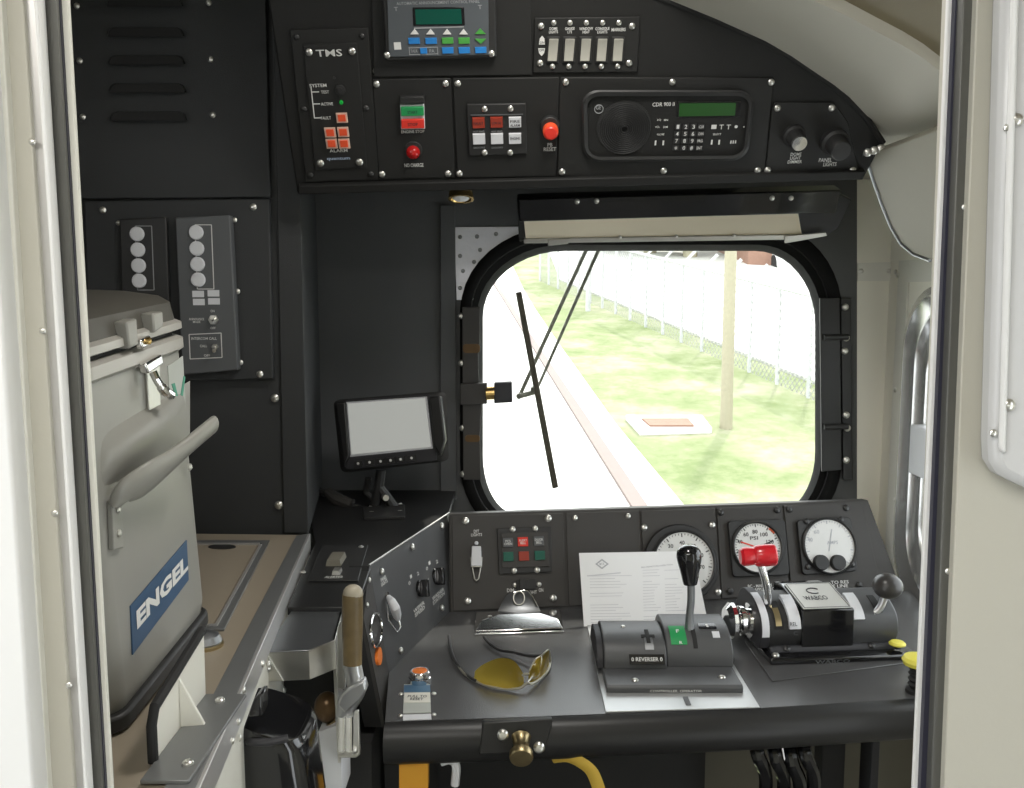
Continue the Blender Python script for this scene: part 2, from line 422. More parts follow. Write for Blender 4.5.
def _t(b):
    b.text(PC, 'AUTOMATIC ANNOUNCEMENT CONTROL PANEL', 438, 2.5, 82, 3, 0.0188)
    b.bx(PC, 439, 27.6, 50, 1.1, 0.018, 0.0188)
    b.text(PC, 'T', 396, 9, 4, 4, 0.0188); b.text(PC, 'T', 480, 7, 4, 4, 0.0188)
child(ann, 'lettering', 'grey_ink', _t)
for x in (414.5, 430.5, 447, 463.5):
    child(ann, 'arrow_key', 'white_ink', lambda b: b.plate(PC, [(x - 4.2, 34.4), (x, 29), (x + 4.2, 34.4)], 0.018, 0.0196))
child(ann, 'up_key', 'key_green', lambda b: b.plate(PC, [(475, 34), (480, 28.5), (485.5, 34)], 0.018, 0.0196))
child(ann, 'down_key', 'key_green', lambda b: b.plate(PC, [(475, 39), (486, 39), (480.7, 44)], 0.018, 0.0196))
for x, y, m in ((414, 41.2, 'key_blue'), (431, 41.2, 'key_blue'), (447.5, 41, 'key_green'), (464, 41, 'key_green'), (423.5, 51, 'key_blue'), (447.7, 50.7, 'key_blue'), (464.2, 50.6, 'key_blue'), (480.7, 50.4, 'key_blue')):
    w = 7 if x == 423.5 else 11.5
    child(ann, 'key', m, lambda b: b.bx(PC, x, y, w, 6.2, 0.018, 0.0198, 0.0005))
def _t(b):
    for x0, x1, y0, y1 in ((409, 438, 47.3, 48), (409, 438, 54, 54.7), (409, 409.7, 47.3, 54.7), (437.3, 438, 47.3, 54.7)):
        b.bx(PC, (x0 + x1) / 2, (y0 + y1) / 2, x1 - x0, y1 - y0, 0.018, 0.0186)
    b.text(PC, 'TALK', 414, 51, 7, 3, 0.0188); b.text(PC, 'PA', 432, 51, 5, 3.4, 0.0188)
child(ann, 'key_outline', 'grey_ink', _t)
child(ann, 'logo_square', 'white_ink', lambda b: b.bx(PC, 397.5, 46, 7, 7.2, 0.018, 0.0188))

# --- rocker switch bank
rk = thing('rocker_switch_panel', 'black panel with five cream rocker switches in a row', 'switch panel', PC.hit(586, 73))
child(rk, 'plate', 'module_plate', lambda b: b.plate(PC, [(535, 18), (640, 17), (637, 72), (533, 73)], 0.0, 0.004), bev=0.001)
screws(rk, PC, [(541, 26), (632, 26), (540, 63), (629, 63)], 3.2, 0.004)
labs = ['DOME\nLIGHTS', 'GAUGE\nLTS', 'WINDOW\nHEAT', 'CONSOLE\nLIGHTS', 'MARKERS']
for i, x in enumerate((553, 569.3, 585.6, 601.9, 618.1)):
    o = child(rk, 'rocker_switch', 'rocker_cream', lambda b: b.loops([[PC.hit(x - 4.7 + dx * 9.4 + sh, y, w) for dx in (0, 1) for _ in (0,)] + [] for y, w, sh in ((38.8, 0.003, .9), (38.8, 0.013, .9), (50, 0.0075, 0), (61.3, 0.0095, -.9), (61.3, 0.003, -.9))], False, False, False)
              .loops([[PC.hit(x - 4.7 + sh, y, w) for y, w, sh in ((38.8, 0.003, .9), (38.8, 0.013, .9), (50, 0.0075, 0), (61.3, 0.0095, -.9), (61.3, 0.003, -.9))]], True, False)
              .loops([[PC.hit(x + 4.7 + sh, y, w) for y, w, sh in ((38.8, 0.003, .9), (38.8, 0.013, .9), (50, 0.0075, 0), (61.3, 0.0095, -.9), (61.3, 0.003, -.9))]], True, False), bev=0.0008)
    child(o, 'rocker_frame', 'soft_black', lambda b: b.plate(PC, [(x - 6, 36.8), (x + 7, 36.8), (x + 5.6, 63.2), (x - 7.2, 63.2)], 0.004, 0.006), bev=0.0006)
screws(rk, PC, [(x + .7, 22.7) for x in (553, 569.3, 585.6, 601.9, 618.1)] + [(x - .6, 66.3) for x in (553, 569.3, 585.6, 601.9, 618.1)], 2.7, 0.004)
def _t(b):
    for i, x in enumerate((553, 569.3, 585.6, 601.9, 618.1)):
        b.text(PC, labs[i], x + .5, 30.3 if i < 4 else 29.6, (9, 9.5, 13.5, 14, 14)[i], 6.2 if i < 4 else 3.4, 0.0048, 0.05)
    b.plate(PC, [(539, 44.5), (545, 44.5), (544.4, 38.5), (542.2, 35.8), (539.8, 38.5)], 0.0042, 0.0048)
    b.plate(PC, [(538.3, 48.4), (545, 48.4), (544.2, 53), (541.6, 56.2), (539, 53)], 0.0042, 0.0048)
child(rk, 'lettering', 'white_ink', _t)
child(rk, 'arrow_lettering', 'dark_ink', lambda b: b.text(PC, 'ON', 542, 42.6, 4.6, 2.4, 0.0052).text(PC, 'OFF', 541.7, 50.2, 5, 2.4, 0.0052))

# --- engine stop panel
es = thing('stop_button_panel', 'black panel with green and red stacked button and round red lamp', 'control panel', PC.hit(414, 180))
child(es, 'plate', 'module_plate', lambda b: b.plate(PC, [(372.5, 79.5), (450.5, 78.5), (455, 177.5), (379, 179.5)], 0.0, 0.004), bev=0.001)
screws(es, PC, [(376.5, 84), (445.5, 83.5), (382, 174), (448, 173.5)], 3.3, 0.004)
child(es, 'button_hood', 'soft_black', lambda b: b.plate(PC, [(400, 97), (424, 96.5), (424.5, 103.5), (400, 104)], 0.004, 0.013), bev=0.001)
child(es, 'button_body', 'lens_white', lambda b: b.plate(PC, [(400, 105), (424, 104.5), (425, 129), (401, 129.5)], 0.004, 0.009), bev=0.0006)
child(es, 'start_button', 'green_lens', lambda b: b.plate(PC, [(400.6, 107.5), (423.6, 107), (424, 116), (401, 116.5)], 0.009, 0.014), bev=0.001)
child(es, 'stop_button', 'red_button', lambda b: b.plate(PC, [(401, 119.8), (424, 119.3), (424.4, 128.5), (401.4, 129)], 0.009, 0.014), bev=0.001)
child(es, 'warning_lamp', 'red_lens', lambda b: b.lathe(PC.hit(413.5, 150), PC.n, [(.0105, .004), (.0105, .007), (.0095, .013), (.006, .017), (0, .0185)], 20))
child(es, 'lamp_collar', 'soft_black', lambda b: b.cylpx(PC, 413.5, 150, 8.5, 0.004, 0.008, 24), bev=0.0006)
def _t(b):
    b.text(PC, 'ENGINE STOP', 412.8, 131.6, 23, 3, 0.0048, 0.04); b.text(PC, 'NO CHARGE', 414, 165.2, 19, 3.8, 0.0048, 0.05)
child(es, 'lettering', 'white_ink', _t)
child(es, 'button_lettering', 'dark_ink', lambda b: b.text(PC, 'START', 412.5, 112.3, 10, 3, 0.0148).text(PC, 'STOP', 412.8, 124.5, 10, 3, 0.0148))

# --- annunciator panel
an = thing('annunciator_panel', 'black panel with six square red and white indicators and a red reset button', 'indicator panel', PC.hit(507, 178))
child(an, 'plate', 'module_plate', lambda b: b.plate(PC, [(453, 78.5), (559, 77.5), (556, 176.5), (457.5, 178)], 0.0, 0.004), bev=0.001)
screws(an, PC, [(457.7, 83.5), (459.3, 173.5)], 3.3, 0.004)
child(an, 'indicator_frame', 'soft_black', lambda b: b.plate(PC, [(467, 104.5), (526, 103.5), (527, 154), (469, 156)], 0.004, 0.009), bev=0.0012)
child(an, 'frame_rim', 'grey_module', lambda b: b.plate(PC, [(470.5, 115), (523, 114.2), (523, 115), (470.5, 115.8)], 0.009, 0.0105))
screws(an, PC, [(484.5, 109), (510.5, 108.5), (484.5, 152.5), (510, 152.5)], 3, 0.009)
for x, y, m in ((478.5, 123.3, 'dark_red_lens'), (496.5, 122.8, 'dark_red_lens'), (515, 122.6, 'lens_white'), (479, 139.5, 'lens_white'), (497, 139.2, 'lens_white'), (515, 139, 'lens_white')):
    child(an, 'indicator_tile', m, lambda b: b.bx(PC, x, y, 12.5, 10.5, 0.009, 0.0125, 0.0006))
def _t(b):
    for x, y, s in ((515, 121.5, 'FIRE'), (515, 125.5, 'ALARM'), (515, 138.5, 'ENGINE'), (478.5, 123.5, 'FAULT'), (496.5, 123, 'LOW OIL')): b.text(PC, s, x, y, 9.5, 2.6, 0.0132, 0.03)
child(an, 'tile_lettering', 'dark_ink', _t)
def _t(b):
    for x in (478.7, 496.7): b.text(PC, 'HOT ENG', x, 131.5, 11, 1.8, 0.0097)
    for x in (479.3, 497.3): b.text(PC, 'DOORS', x, 147.6, 11, 1.8, 0.0097)
child(an, 'caption_lettering', 'grey_ink', _t)
child(an, 'button_collar', 'soft_black', lambda b: b.cylpx(PC, 550, 126.5, 10, 0.004, 0.012, 24, 9.3), bev=0.001)
def _cap(b): b.lathe(PC.hit(550, 126.8), PC.n, [(.0115, .006), (.0115, .022), (.0108, .024)], 24)
child(an, 'reset_button_ring', 'orange_button', _cap)
child(an, 'reset_button', 'red_button', lambda b: b.lathe(PC.hit(550, 126.8), PC.n, [(.0098, .02), (.0098, .0255), (.008, .027), (0, .0275)], 24))
child(an, 'lettering', 'white_ink', lambda b: b.text(PC, 'PB\nRESET', 550, 147, 12.5, 8, 0.0048, 0.05))

# --- radio
rd = thing('radio', 'black radio with speaker, keypad and narrow green display set into overhead console', 'radio', PC.hit(665, 177))
child(rd, 'plate', 'module_plate', lambda b: b.plate(PC, [(560.5, 77.5), (774, 78), (764, 176), (557.5, 176.5)], 0.0, 0.004), bev=0.001)
screws(rd, PC, [(565.7, 82), (672.3, 82), (771, 82), (562, 171.7), (663.6, 170.7), (757.6, 170.3)], 3.3, 0.004)
def _ring(b):
    q = [(581, 90), (755, 90), (748, 160.5), (583, 162)]
    q2 = [(587, 96), (750, 96), (743.5, 155.5), (588.5, 157)]
    o, i = rq(q, 0.1, 6, 2.2), rq(q2, 0.08, 6, 2.2)
    b.loops([[PC.hit(x, y, w) for x, y in l] for l, w in ((o, 0.003), (o, 0.011), (rq([(583, 92), (753, 92), (746, 158.7), (585, 160)], .1, 6, 2.2), 0.0135), (i, 0.012), (i, 0.004))], False, False)
child(rd, 'bezel', 'soft_black', _ring, bev=0.0)
child(rd, 'face', 'console_paint', lambda b: b.plate(PC, rq([(587, 96), (750, 96), (743.5, 155.5), (588.5, 157)], 0.08, 6, 2.2), 0.003, 0.006))
def _gr(b):
    b.cylpx(PC, 624, 127.5, 27, 0.006, 0.0072, 40)
    for k in range(3, 26, 2):
        s = PC.sc(624, 127); o = PC.hit(624, 127.5)
        b.lathe(o, PC.n, [(k * s, .0072), ((k + .2) * s, .0076), ((k + .9) * s, .0076), ((k + 1.1) * s, .0072)], 40)
child(rd, 'speaker_grille', 'soft_black', _gr)
def _lg(b):
    s = PC.sc(598, 107); o = PC.hit(598.5, 107.5)
    b.loops([[o + PC.n * w + PC.u * (r * s * math.cos(t * .2618)) + PC.v * (r * s * math.sin(t * .2618)) for t in range(24)] for r, w in ((4.6, .0061), (4.6, .0068), (3.9, .0068), (3.9, .0061))], False, False)
    b.text(PC, 'GE', 598.5, 107.5, 5, 4, 0.0068)
child(rd, 'emblem', 'grey_ink', _lg)
child(rd, 'display', 'radio_lcd', lambda b: b.plate(PC, [(679.5, 103.5), (736, 103), (735, 115.5), (679, 116.5)], 0.006, 0.0085))
child(rd, 'display_frame', 'gloss_black', lambda b: b.plate(PC, [(677.5, 101.5), (741, 101), (740, 117), (677, 118)], 0.005, 0.0075), bev=0.0005)
def _t(b):
    b.text(PC, 'CDR 900 II', 663.5, 104.3, 22, 4, 0.0068, 0.05)
    for r, y in enumerate((126.8, 133.9, 141, 148)):
        for c, x in enumerate((678, 686, 693.7, 701.5)):
            x -= r * 0.7
            if c < 3: b.text(PC, ('123', '456', '789', '*0#')[r][c], x, y, 2.6, 4, 0.0084, 0.05)
            else: b.text(PC, ('CLR', 'CHN', 'PRG', 'ENT')[r], x, y, 5.2, 2.8, 0.0084, 0.04)
    for x, y, s, w, h in ((659, 120, 'SQ', 4, 2), (666, 120, 'MN', 4, 2), (657.5, 127, 'VOL', 4.5, 2), (665.5, 127, 'DIM', 4.5, 2), (660.5, 134.4, 'VOLUME', 7.5, 2), (717, 134.2, 'SELECT', 8.5, 2)):
        b.text(PC, s, x, y, w, h, 0.0068)
    for x, y, w in ((655.5, 143, 1.6), (663.3, 143, 1.6), (711.8, 142.3, 1.6), (719.2, 142.3, 1.6), (731, 142.2, 1.1), (733.3, 142.1, 1.1), (735.6, 142, 1.1)):
        b.bx(PC, x, y, w, 4.6 if w > 1.4 else 3, 0.006, 0.0068)
    b.bx(PC, 714, 127, 5, 4, 0.006, 0.0068); b.text(PC, 'T', 721.5, 127, 4.4, 4.6, 0.0068, 0.06); b.text(PC, 'T', 728.6, 127, 4.4, 4.6, 0.0068, 0.06); b.cylpx(PC, 736.2, 126.8, 1.6, 0.006, 0.0068, 10)
    b.cylpx(PC, 744, 127, .7, 0.006, 0.0068, 8)
child(rd, 'lettering', 'white_ink', _t)
for r, y in enumerate((126.8, 133.9, 141, 148)):
    for c, x in enumerate((678, 686, 693.7, 701.5)):
        child(rd, 'key', 'soft_black', lambda b: b.bx(PC, x - r * .7, y, 6.6, 5.8, 0.005, 0.0078, 0.0005))

# --- dimmer knob panel
dk = thing('dimmer_panel', 'black panel with two round dimmer knobs at right end of overhead console', 'control panel', PC.hit(810, 175))
child(dk, 'plate', 'module_plate', lambda b: b.plate(PC, [(775, 102.5), (834, 102.5), (848, 122), (859.5, 175), (765, 175.5), (772, 110)], 0.0, 0.004), bev=0.001)
screws(dk, PC, [(777.3, 108), (831.5, 107.7), (767.5, 170), (852.5, 170)], 3.4, 0.004)
kb = PC.hit(793, 134)
k = child(dk, 'dimmer_knob', 'soft_black', lambda b: b.lathe(kb, PC.n, [(.017, .004), (.0165, .01), (.0135, .012), (.0125, .034), (.0118, .036)], 24))
child(k, 'knob_cap', 'chrome', lambda b: b.lathe(kb, PC.n, [(.0112, .035), (.0108, .038), (0, .0383)], 24))
kb2 = PC.hit(833, 140)
k2 = child(dk, 'dimmer_knob', 'soft_black', lambda b: b.lathe(kb2, PC.n, [(.021, .004), (.0205, .014), (.0165, .017), (.0155, .04), (.0135, .043), (0, .044)], 28))
child(dk, 'lettering', 'white_ink', lambda b: b.text(PC, 'DOME\nLIGHT\nDIMMER', 795.5, 158, 14, 10.5, 0.0048, 0.06).text(PC, 'PANEL', 825.5, 160, 13, 3.8, 0.0048, 0.06).text(PC, 'LIGHTS', 830, 164.3, 13, 3.8, 0.0048, 0.06))

# ================================================================== front wall, windshield
YW = 1.88
FW = Pl(hY(300, 500, YW), hY(860, 500, YW), hY(580, 200, YW))
win_in = rr(483, 251, 815, 514, [(82, 66), (60, 72), (42, 62), (34, 58)], 10)
win_out = rr(460, 226, 842, 532, [(98, 84), (74, 86), (60, 74), (52, 70)], 10)
hole = rr(466, 233, 834, 526, [(94, 80), (70, 80), (56, 70), (48, 66)], 10)
def wall_with_hole(b, outer, inner, w0, w1):
    n = len(inner); L = []
    # outer rectangle resampled to the count of the hole
    x0, y0, x1, y1 = outer; O = []
    cx, cy = 650, 380
    for (x, y) in inner:
        dx, dy = x - cx, y - cy
        t = min([((x1 if dx > 0 else x0) - cx) / dx if abs(dx) > 1e-6 else 1e9, ((y1 if dy > 0 else y0) - cy) / dy if abs(dy) > 1e-6 else 1e9])
        O.append((cx + dx * t, cy + dy * t))
    for cxn in ((x0, y0), (x1, y0), (x1, y1), (x0, y1)):
        j = min(range(n), key=lambda i: (O[i][0] - cxn[0]) ** 2 + (O[i][1] - cxn[1]) ** 2); O[j] = cxn
    b.loops([[FW.hit(x, y, w1) for x, y in inner], [FW.hit(x, y, w1) for x, y in O], [FW.hit(x, y, w0) for x, y in O], [FW.hit(x, y, w0) for x, y in inner], [FW.hit(x, y, w1) for x, y in inner]], False, False)
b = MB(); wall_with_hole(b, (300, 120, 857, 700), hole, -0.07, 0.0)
struct('wall_front', b, 'wall_charcoal_flare')
b = MB(); b.plate(FW, [(857, 100), (1020, 100), (1020, 760), (857, 760)], -0.07, -0.002); struct('wall_front_corner', b, 'lit_corner_beige')
b = MB(); b.plate(FW, [(-60, -60), (300, -60), (300, 760), (-60, 760)], -0.07, -0.002); struct('wall_front_left', b, 'wall_charcoal_flare')
b = MB(); b.plate(FW, [(-60, -200), (1020, -200), (1020, 100), (857, 120), (300, 120), (-60, -60)], -0.09, -0.02); struct('wall_front_top', b, 'charcoal_paint')
win = thing('window_1', 'wide rounded windshield in a black rubber frame looking onto the bright grassy trackside', 'window', FW.hit(650, 520)); win['kind'] = 'structure'
def scale_loop(l, f): 
    return [(650 + (x - 650) * f, 382 + (y - 382) * f) for x, y in l]
def mixl(a, c, t): return [(p[0] * (1 - t) + q[0] * t, p[1] * (1 - t) + q[1] * t) for p, q in zip(a, c)]
WG = Pl(hY(300, 500, 1.945), hY(860, 500, 1.945), hY(580, 200, 1.945))
b = MB()
b.loops([[FW.hit(x, y, 0.0) for x, y in win_out], [FW.hit(x, y, 0.010) for x, y in mixl(win_out, win_in, .06)], [FW.hit(x, y, 0.016) for x, y in mixl(win_out, win_in, .3)],
         [FW.hit(x, y, 0.014) for x, y in mixl(win_out, win_in, .45)], [FW.hit(x, y, 0.0) for x, y in mixl(win_out, win_in, .5)], [FW.hit(x, y, -0.005) for x, y in mixl(win_out, win_in, .75)],
         [WG.hit(x, y, 0.03) for x, y in mixl(win_out, win_in, .9)], [WG.hit(x, y, 0.0) for x, y in win_in], [WG.hit(x, y, -0.02) for x, y in win_in], [WG.hit(x, y, -0.02) for x, y in scale_loop(win_out, 1.08)]], False, False)
b.build('frame', 'window_rubber', win, ang=50)
b = MB(); b.plate(WG, scale_loop(win_in, 1.01), -0.012, -0.008); b.build('glass', 'glass', win)
# foil insulation visible beside the frame corner
foil = MB(); foil.plate(FW, [(454, 227), (519, 226.5), (519, 242), (506, 250), (493, 261), (482, 275), (475, 290), (473, 300), (456.5, 300)], 0.001, 0.004)
foil = foil.build('insulation_panel', 'insulation_foil', bev=0.0008); tag(foil, 'silver quilted insulation panel by the upper left windshield corner', 'insulation')
if 1:
  for x, y in ((460, 237), (477, 236.5), (496, 234), (460, 256), (480, 250), (463, 271), (474, 262), (460, 288)):
        o_ = FW.hit(x, y, .004); child(foil, 'dimple', 'brushed_dark_steel', lambda b: b.lathe(o_, FW.n, [(.0045, 0), (.003, .0012), (.0016, .0008), (0, .0003)], 12))

# wall seams: the panel by the window
b = MB(); b.plate(FW, [(440, 205), (455, 205), (457, 500), (440, 500)], 0.0, 0.008); o = b.build('window_post', 'wall_charcoal_flare', bev=0.002); tag(o, 'dark grey flat post left of the windshield hinges', 'post', kind='structure')

# hinge on the left of the windshield
hg = thing('window_hinge', 'dark hinge plate with brass pin and latch block on left windshield edge', 'hinge', FW.hit(472, 480), 'windshield hinges')
child(hg, 'plate', 'panel_grey', lambda b: b.plate(FW, [(462, 307), (480, 307), (480, 345), (478, 346), (479, 383), (482, 403), (480, 435), (481, 480), (463, 480)], 0.016, 0.022), bev=0.0015)
child(hg, 'crossbar', 'panel_grey', lambda b: b.plate(FW, [(460, 384), (487, 383), (487, 404), (460, 405)], 0.02, 0.032), bev=0.0015)
child(hg, 'slot', 'rust_brown', lambda b: b.plate(FW, rr(463, 344, 480, 353, 3), 0.021, 0.0235))
child(hg, 'slot', 'rust_brown', lambda b: b.plate(FW, rr(465, 435, 480, 442, 3), 0.021, 0.0235))
child(hg, 'pin', 'brass', lambda b: b.tube([FW.hit(486, 393.5, .026), FW.hit(494.5, 393, .026)], .014, 16))
child(hg, 'latch_block', 'seat_dark', lambda b: b.plate(FW, [(494, 383), (512, 382), (512.5, 402.5), (494, 403.5)], 0.015, 0.04), bev=0.002)
screws(hg, FW, [(461, 316), (461.5, 363), (462.5, 428), (463, 474)], 3.2, 0.017)
hr = thing('window_hinge', 'long black hinge bar with bolts on right windshield edge', 'hinge', FW.hit(833, 480), 'windshield hinges')
child(hr, 'plate', 'bullnose_black', lambda b: b.plate(FW, [(820, 298), (840, 298), (842, 470), (822, 472)], 0.016, 0.022), bev=0.0015)
child(hr, 'outer_plate', 'bullnose_black', lambda b: b.plate(FW, [(841, 298), (851, 298), (853, 480), (843, 480)], 0.012, 0.018), bev=0.0015)
for y in (337.5, 427): child(hr, 'hinge_pin', 'soft_black', lambda b: b.tube([FW.hit(824, y, .026), FW.hit(848, y - .5, .026)], .006, 10))
screws(hr, FW, [(845, 307), (846, 338), (844.5, 351), (846, 415), (847, 428), (846, 460)], 3.4, 0.018)

# sun visor roller
PV = Pl(hY(520, 200, 1.74), hY(840, 192, 1.74), hY(640, 240, 1.77))
vs = thing('roller_blind', 'roller blind with black housing and tan cloth paled as if backlit above windshield', 'blind', PV.hit(670, 240))
def _h(b):
    b.plate(PV, [(518, 199), (842, 190), (836, 213), (519, 222)], -0.02, 0.02)
child(vs, 'housing', 'gloss_black', _h, bev=0.003)
child(vs, 'end_bracket', 'soft_black', lambda b: b.plate(PV, [(836, 192), (852, 200), (838, 228), (828, 236), (802, 236), (797, 213)], -0.03, -0.005), bev=0.002)
child(vs, 'end_bracket', 'soft_black', lambda b: b.plate(PV, [(517, 198), (525, 198), (527, 240), (519, 242)], -0.03, -0.005), bev=0.002)
child(vs, 'cloth', 'visor_backlit_tan', lambda b: b.plate(PV, [(524, 221), (798, 212), (802, 236), (526, 241)], -0.0007, 0.0007))
child(vs, 'bottom_bar', 'steel', lambda b: b.plate(PV, [(524, 239), (803, 234.5), (803, 239.5), (524, 243.5)], -0.004, 0.005), bev=0.001)
child(vs, 'bar_clip', 'steel', lambda b: b.plate(PV, [(785, 236), (826, 232.5), (827, 236), (800, 241), (785, 243.5)], 0.004, 0.008), bev=0.001)
child(vs, 'bar_clip', 'steel', lambda b: b.plate(PV, [(548, 240), (570, 239), (568, 244), (548, 246)], 0.004, 0.008), bev=0.001)
for x in (620, 676, 734): put(SCREW, 'rivet', vs, PV.hit(x, 238.5 - (x - 524) * .015, .005), PV.n, .0035)
screws(vs, PV, [(577, 201.5), (596.5, 201), (772, 198), (791, 198)], 2.6, 0.02)
child(vs, 'strut', 'soft_black', lambda b: b.tube([PV.hit(527, 222, -.008), PV.hit(540, 240, -.008)], .003, 8).tube([PV.hit(534, 222, -.008), PV.hit(548, 240, -.008)], .003, 8))

# little brass lamp under console
lp = thing('console_lamp', 'small glinting brass lamp under the console bottom rail', 'lamp', hY(461, 197, 1.55))
Lp = hY(461, 196, 1.55)
child(lp, 'shade', 'brass', lambda b: b.lathe(Lp, (0, -.25, -1), [(.013, -.012), (.02, -.006), (.022, .006), (.017, .006), (.012, -.004)], 20))
child(lp, 'lens', 'lens_white', lambda b: b.lathe(Lp, (0, -.25, -1), [(.016, .002), (.012, .006), (0, .008)], 16))

# ================================================================== left cabinet
PB = Pl(hY(95, 300, 1.475), hY(308, 300, 1.475), hY(200, 100, 1.475))
cab = thing('electrical_cabinet', 'tall dark grey electrical cabinet with louvred cover behind the cool box', 'cabinet', PB.hit(180, 535))
b = MB(); q = [PB.hit(x, y) for x, y in ((58, -46), (278, -46), (299, 190), (308, 536), (70, 536))]
b.loops([q, [p + V((-.06 if i in (1, 2, 3) else -0.0, YW - 1.475, 0)) for i, p in enumerate(q)]]); b.build('body', 'charcoal_paint', cab, bev=0.002)
child(cab, 'side_post', 'charcoal_paint', lambda b: b.plate(PB, [(272, -44), (286, -44), (300, 190), (308, 533), (284, 533)], 0, .006), bev=0.001)
cov = child(cab, 'louvred_cover', 'charcoal_paint', lambda b: b.plate(PB, [(66, -43), (265, -43), (270, 197), (80, 199)], 0.0, 0.012), bev=0.002)
screws(cab, PB, [(77, 6), (80, 61), (83, 117), (209, 3), (211, 59.5), (213, 115)], 3, .012)
for k, y in enumerate((2, 32, 60, 88, 116)):
    d = k * 1.0
    def _l(b):
        q0 = [(105 + d, y + 4), (108 + d, y - 3), (112 + d, y - 5), (176 + d, y - 5), (181 + d, y - 3), (184 + d, y + 4)]
        q1 = [(108 + d, y + 4.6), (110 + d, y + 1), (113 + d, y - 1), (175 + d, y - 1), (179 + d, y + 1), (181 + d, y + 4.6)]
        b.loops([[PB.hit(a, c, .012) for a, c in q0], [PB.hit(a, c, .024) for a, c in q1]])
    lv = child(cov, 'louvre', 'charcoal_paint', _l, bev=0.0015)
    child(lv, 'louvre_slot', 'rubber', lambda b: b.plate(PB, [(107 + d, y + 4.5), (108 + d, y - 1), (112 + d, y - 4), (176 + d, y - 4), (180 + d, y - 1), (182 + d, y + 4.5)], .0245, .0252))
child(cab, 'lower_cover', 'charcoal_paint', lambda b: b.plate(PB, [(84, 201), (269, 199), (273, 379), (90, 382)], 0.0, 0.014), bev=0.002)
screws(cab, PB, [(103, 210), (253.5, 207), (260, 374)], 3.4, .014)
screws(cab, PB, [(275, 398), (279, 505)], 4.2, .001)
# two lamp modules on it
for nm, lab, pts, dots, mt, w in (('lamp_module', 'narrow black module with four white lenses on the cabinet cover', [(119, 219), (166, 217), (170, 330), (123, 332)], [(143.5, 235), (144.3, 250.5), (145, 266), (145.5, 281)], 'soft_black', .024),
                               ('lamp_module', 'grey module with four white lenses, toggle switch and small labels', [(175, 217.5), (230, 215), (238, 370), (182, 375)], [(203.3, 233.8), (204, 249.5), (204.7, 264.8), (205.3, 280)], 'grey_module', .032)):
    m_ = thing(nm, lab, 'indicator panel', PB.hit(*pts[3]), 'lamp modules on the cabinet cover')
    child(m_, 'housing', mt, lambda b: b.plate(PB, pts, .014, w), bev=.002)
    for x, y in dots:
        child(m_, 'lens', 'lens_white', lambda b: b.lathe(PB.hit(x, y), PB.n, [(.0115, w - .001), (.0115, w + .003), (.010, w + .0045), (0, w + .005)], 24))
    def _o(b):
        x0, y0 = dots[0]; x1, y1 = dots[3]
        for (a, c, e, f) in ((x0 - 8.5, y0 - 9, x0 + 8, y0 - 9), (x1 - 8, y1 + 9, x1 + 8.5, y1 + 9)): b.plate(PB, [(a, c - .4), (e, f - .4), (e, f + .4), (a, c + .4)], w, w + .0006)
        for (a, c, e, f) in ((x0 - 8.5, y0 - 9, x1 - 8, y1 + 9), (x0 + 8, y0 - 9, x1 + 8.5, y1 + 9)): b.plate(PB, [(a - .4, c), (a + .4, c), (e + .4, f), (e - .4, f)], w, w + .0006)
        if mt == 'grey_module':
            b.text(PB, 'ANNOUNCE\nMODE', 196.5, 320.5, 15, 5, w + .0008); b.text(PB, 'INTERCOM CALL', 204, 338.5, 25, 2.6, w + .0008)
            b.text(PB, 'CALL', 203.5, 346, 7, 2.4, w + .0008); b.text(PB, 'OFF', 207, 355.5, 6, 2.4, w + .0008); b.text(PB, 'ON', 212.5, 311, 4, 2.4, w + .0008); b.text(PB, 'OFF', 213, 328, 5, 2.2, w + .0008)
            q = [(189, 334.5), (221, 333), (222, 357.5), (190, 359)]
            for i in range(4):
                a, c = q[i], q[(i + 1) % 4]; hx, hy = (0, .4) if i % 2 == 0 else (.4, 0)
                b.plate(PB, [(a[0] - hx, a[1] - hy), (c[0] - hx, c[1] - hy), (c[0] + hx, c[1] + hy), (a[0] + hx, a[1] + hy)], w, w + .0006)
    child(m_, 'lettering', 'grey_ink' if mt == 'soft_black' else 'white_ink', _o)
    if mt == 'grey_module':
        for x, y in ((198, 294), (213.3, 293.3), (198.7, 302), (213.8, 301.3)):
            child(m_, 'label_plate', 'lens_white', lambda b: b.bx(PB, x, y, 11.5, 6.4, w, w + .0012))
        t = child(m_, 'toggle_switch', 'screw_metal', lambda b: b.cylpx(PB, 213, 319.8, 5, w, w + .004, 6).cylpx(PB, 213, 319.8, 3.6, w + .004, w + .008, 16).tube([PB.hit(213, 319.8, w + .008), PB.hit(212, 318, w + .02)], [.002, .003], 10))
        t = child(m_, 'toggle_switch', 'screw_metal', lambda b: b.cylpx(PB, 214.5, 347, 3, w, w + .004, 6).tube([PB.hit(214.5, 347, w + .004), PB.hit(214, 351, w + .018)], [.002, .003], 10))
        screws(m_, PB, [(234.5, 220), (237.5, 291.5), (240.5, 362.5)], 2.8, .015)
    else:
        screws(m_, PB, [(118.5, 223)], 2.4, .014)
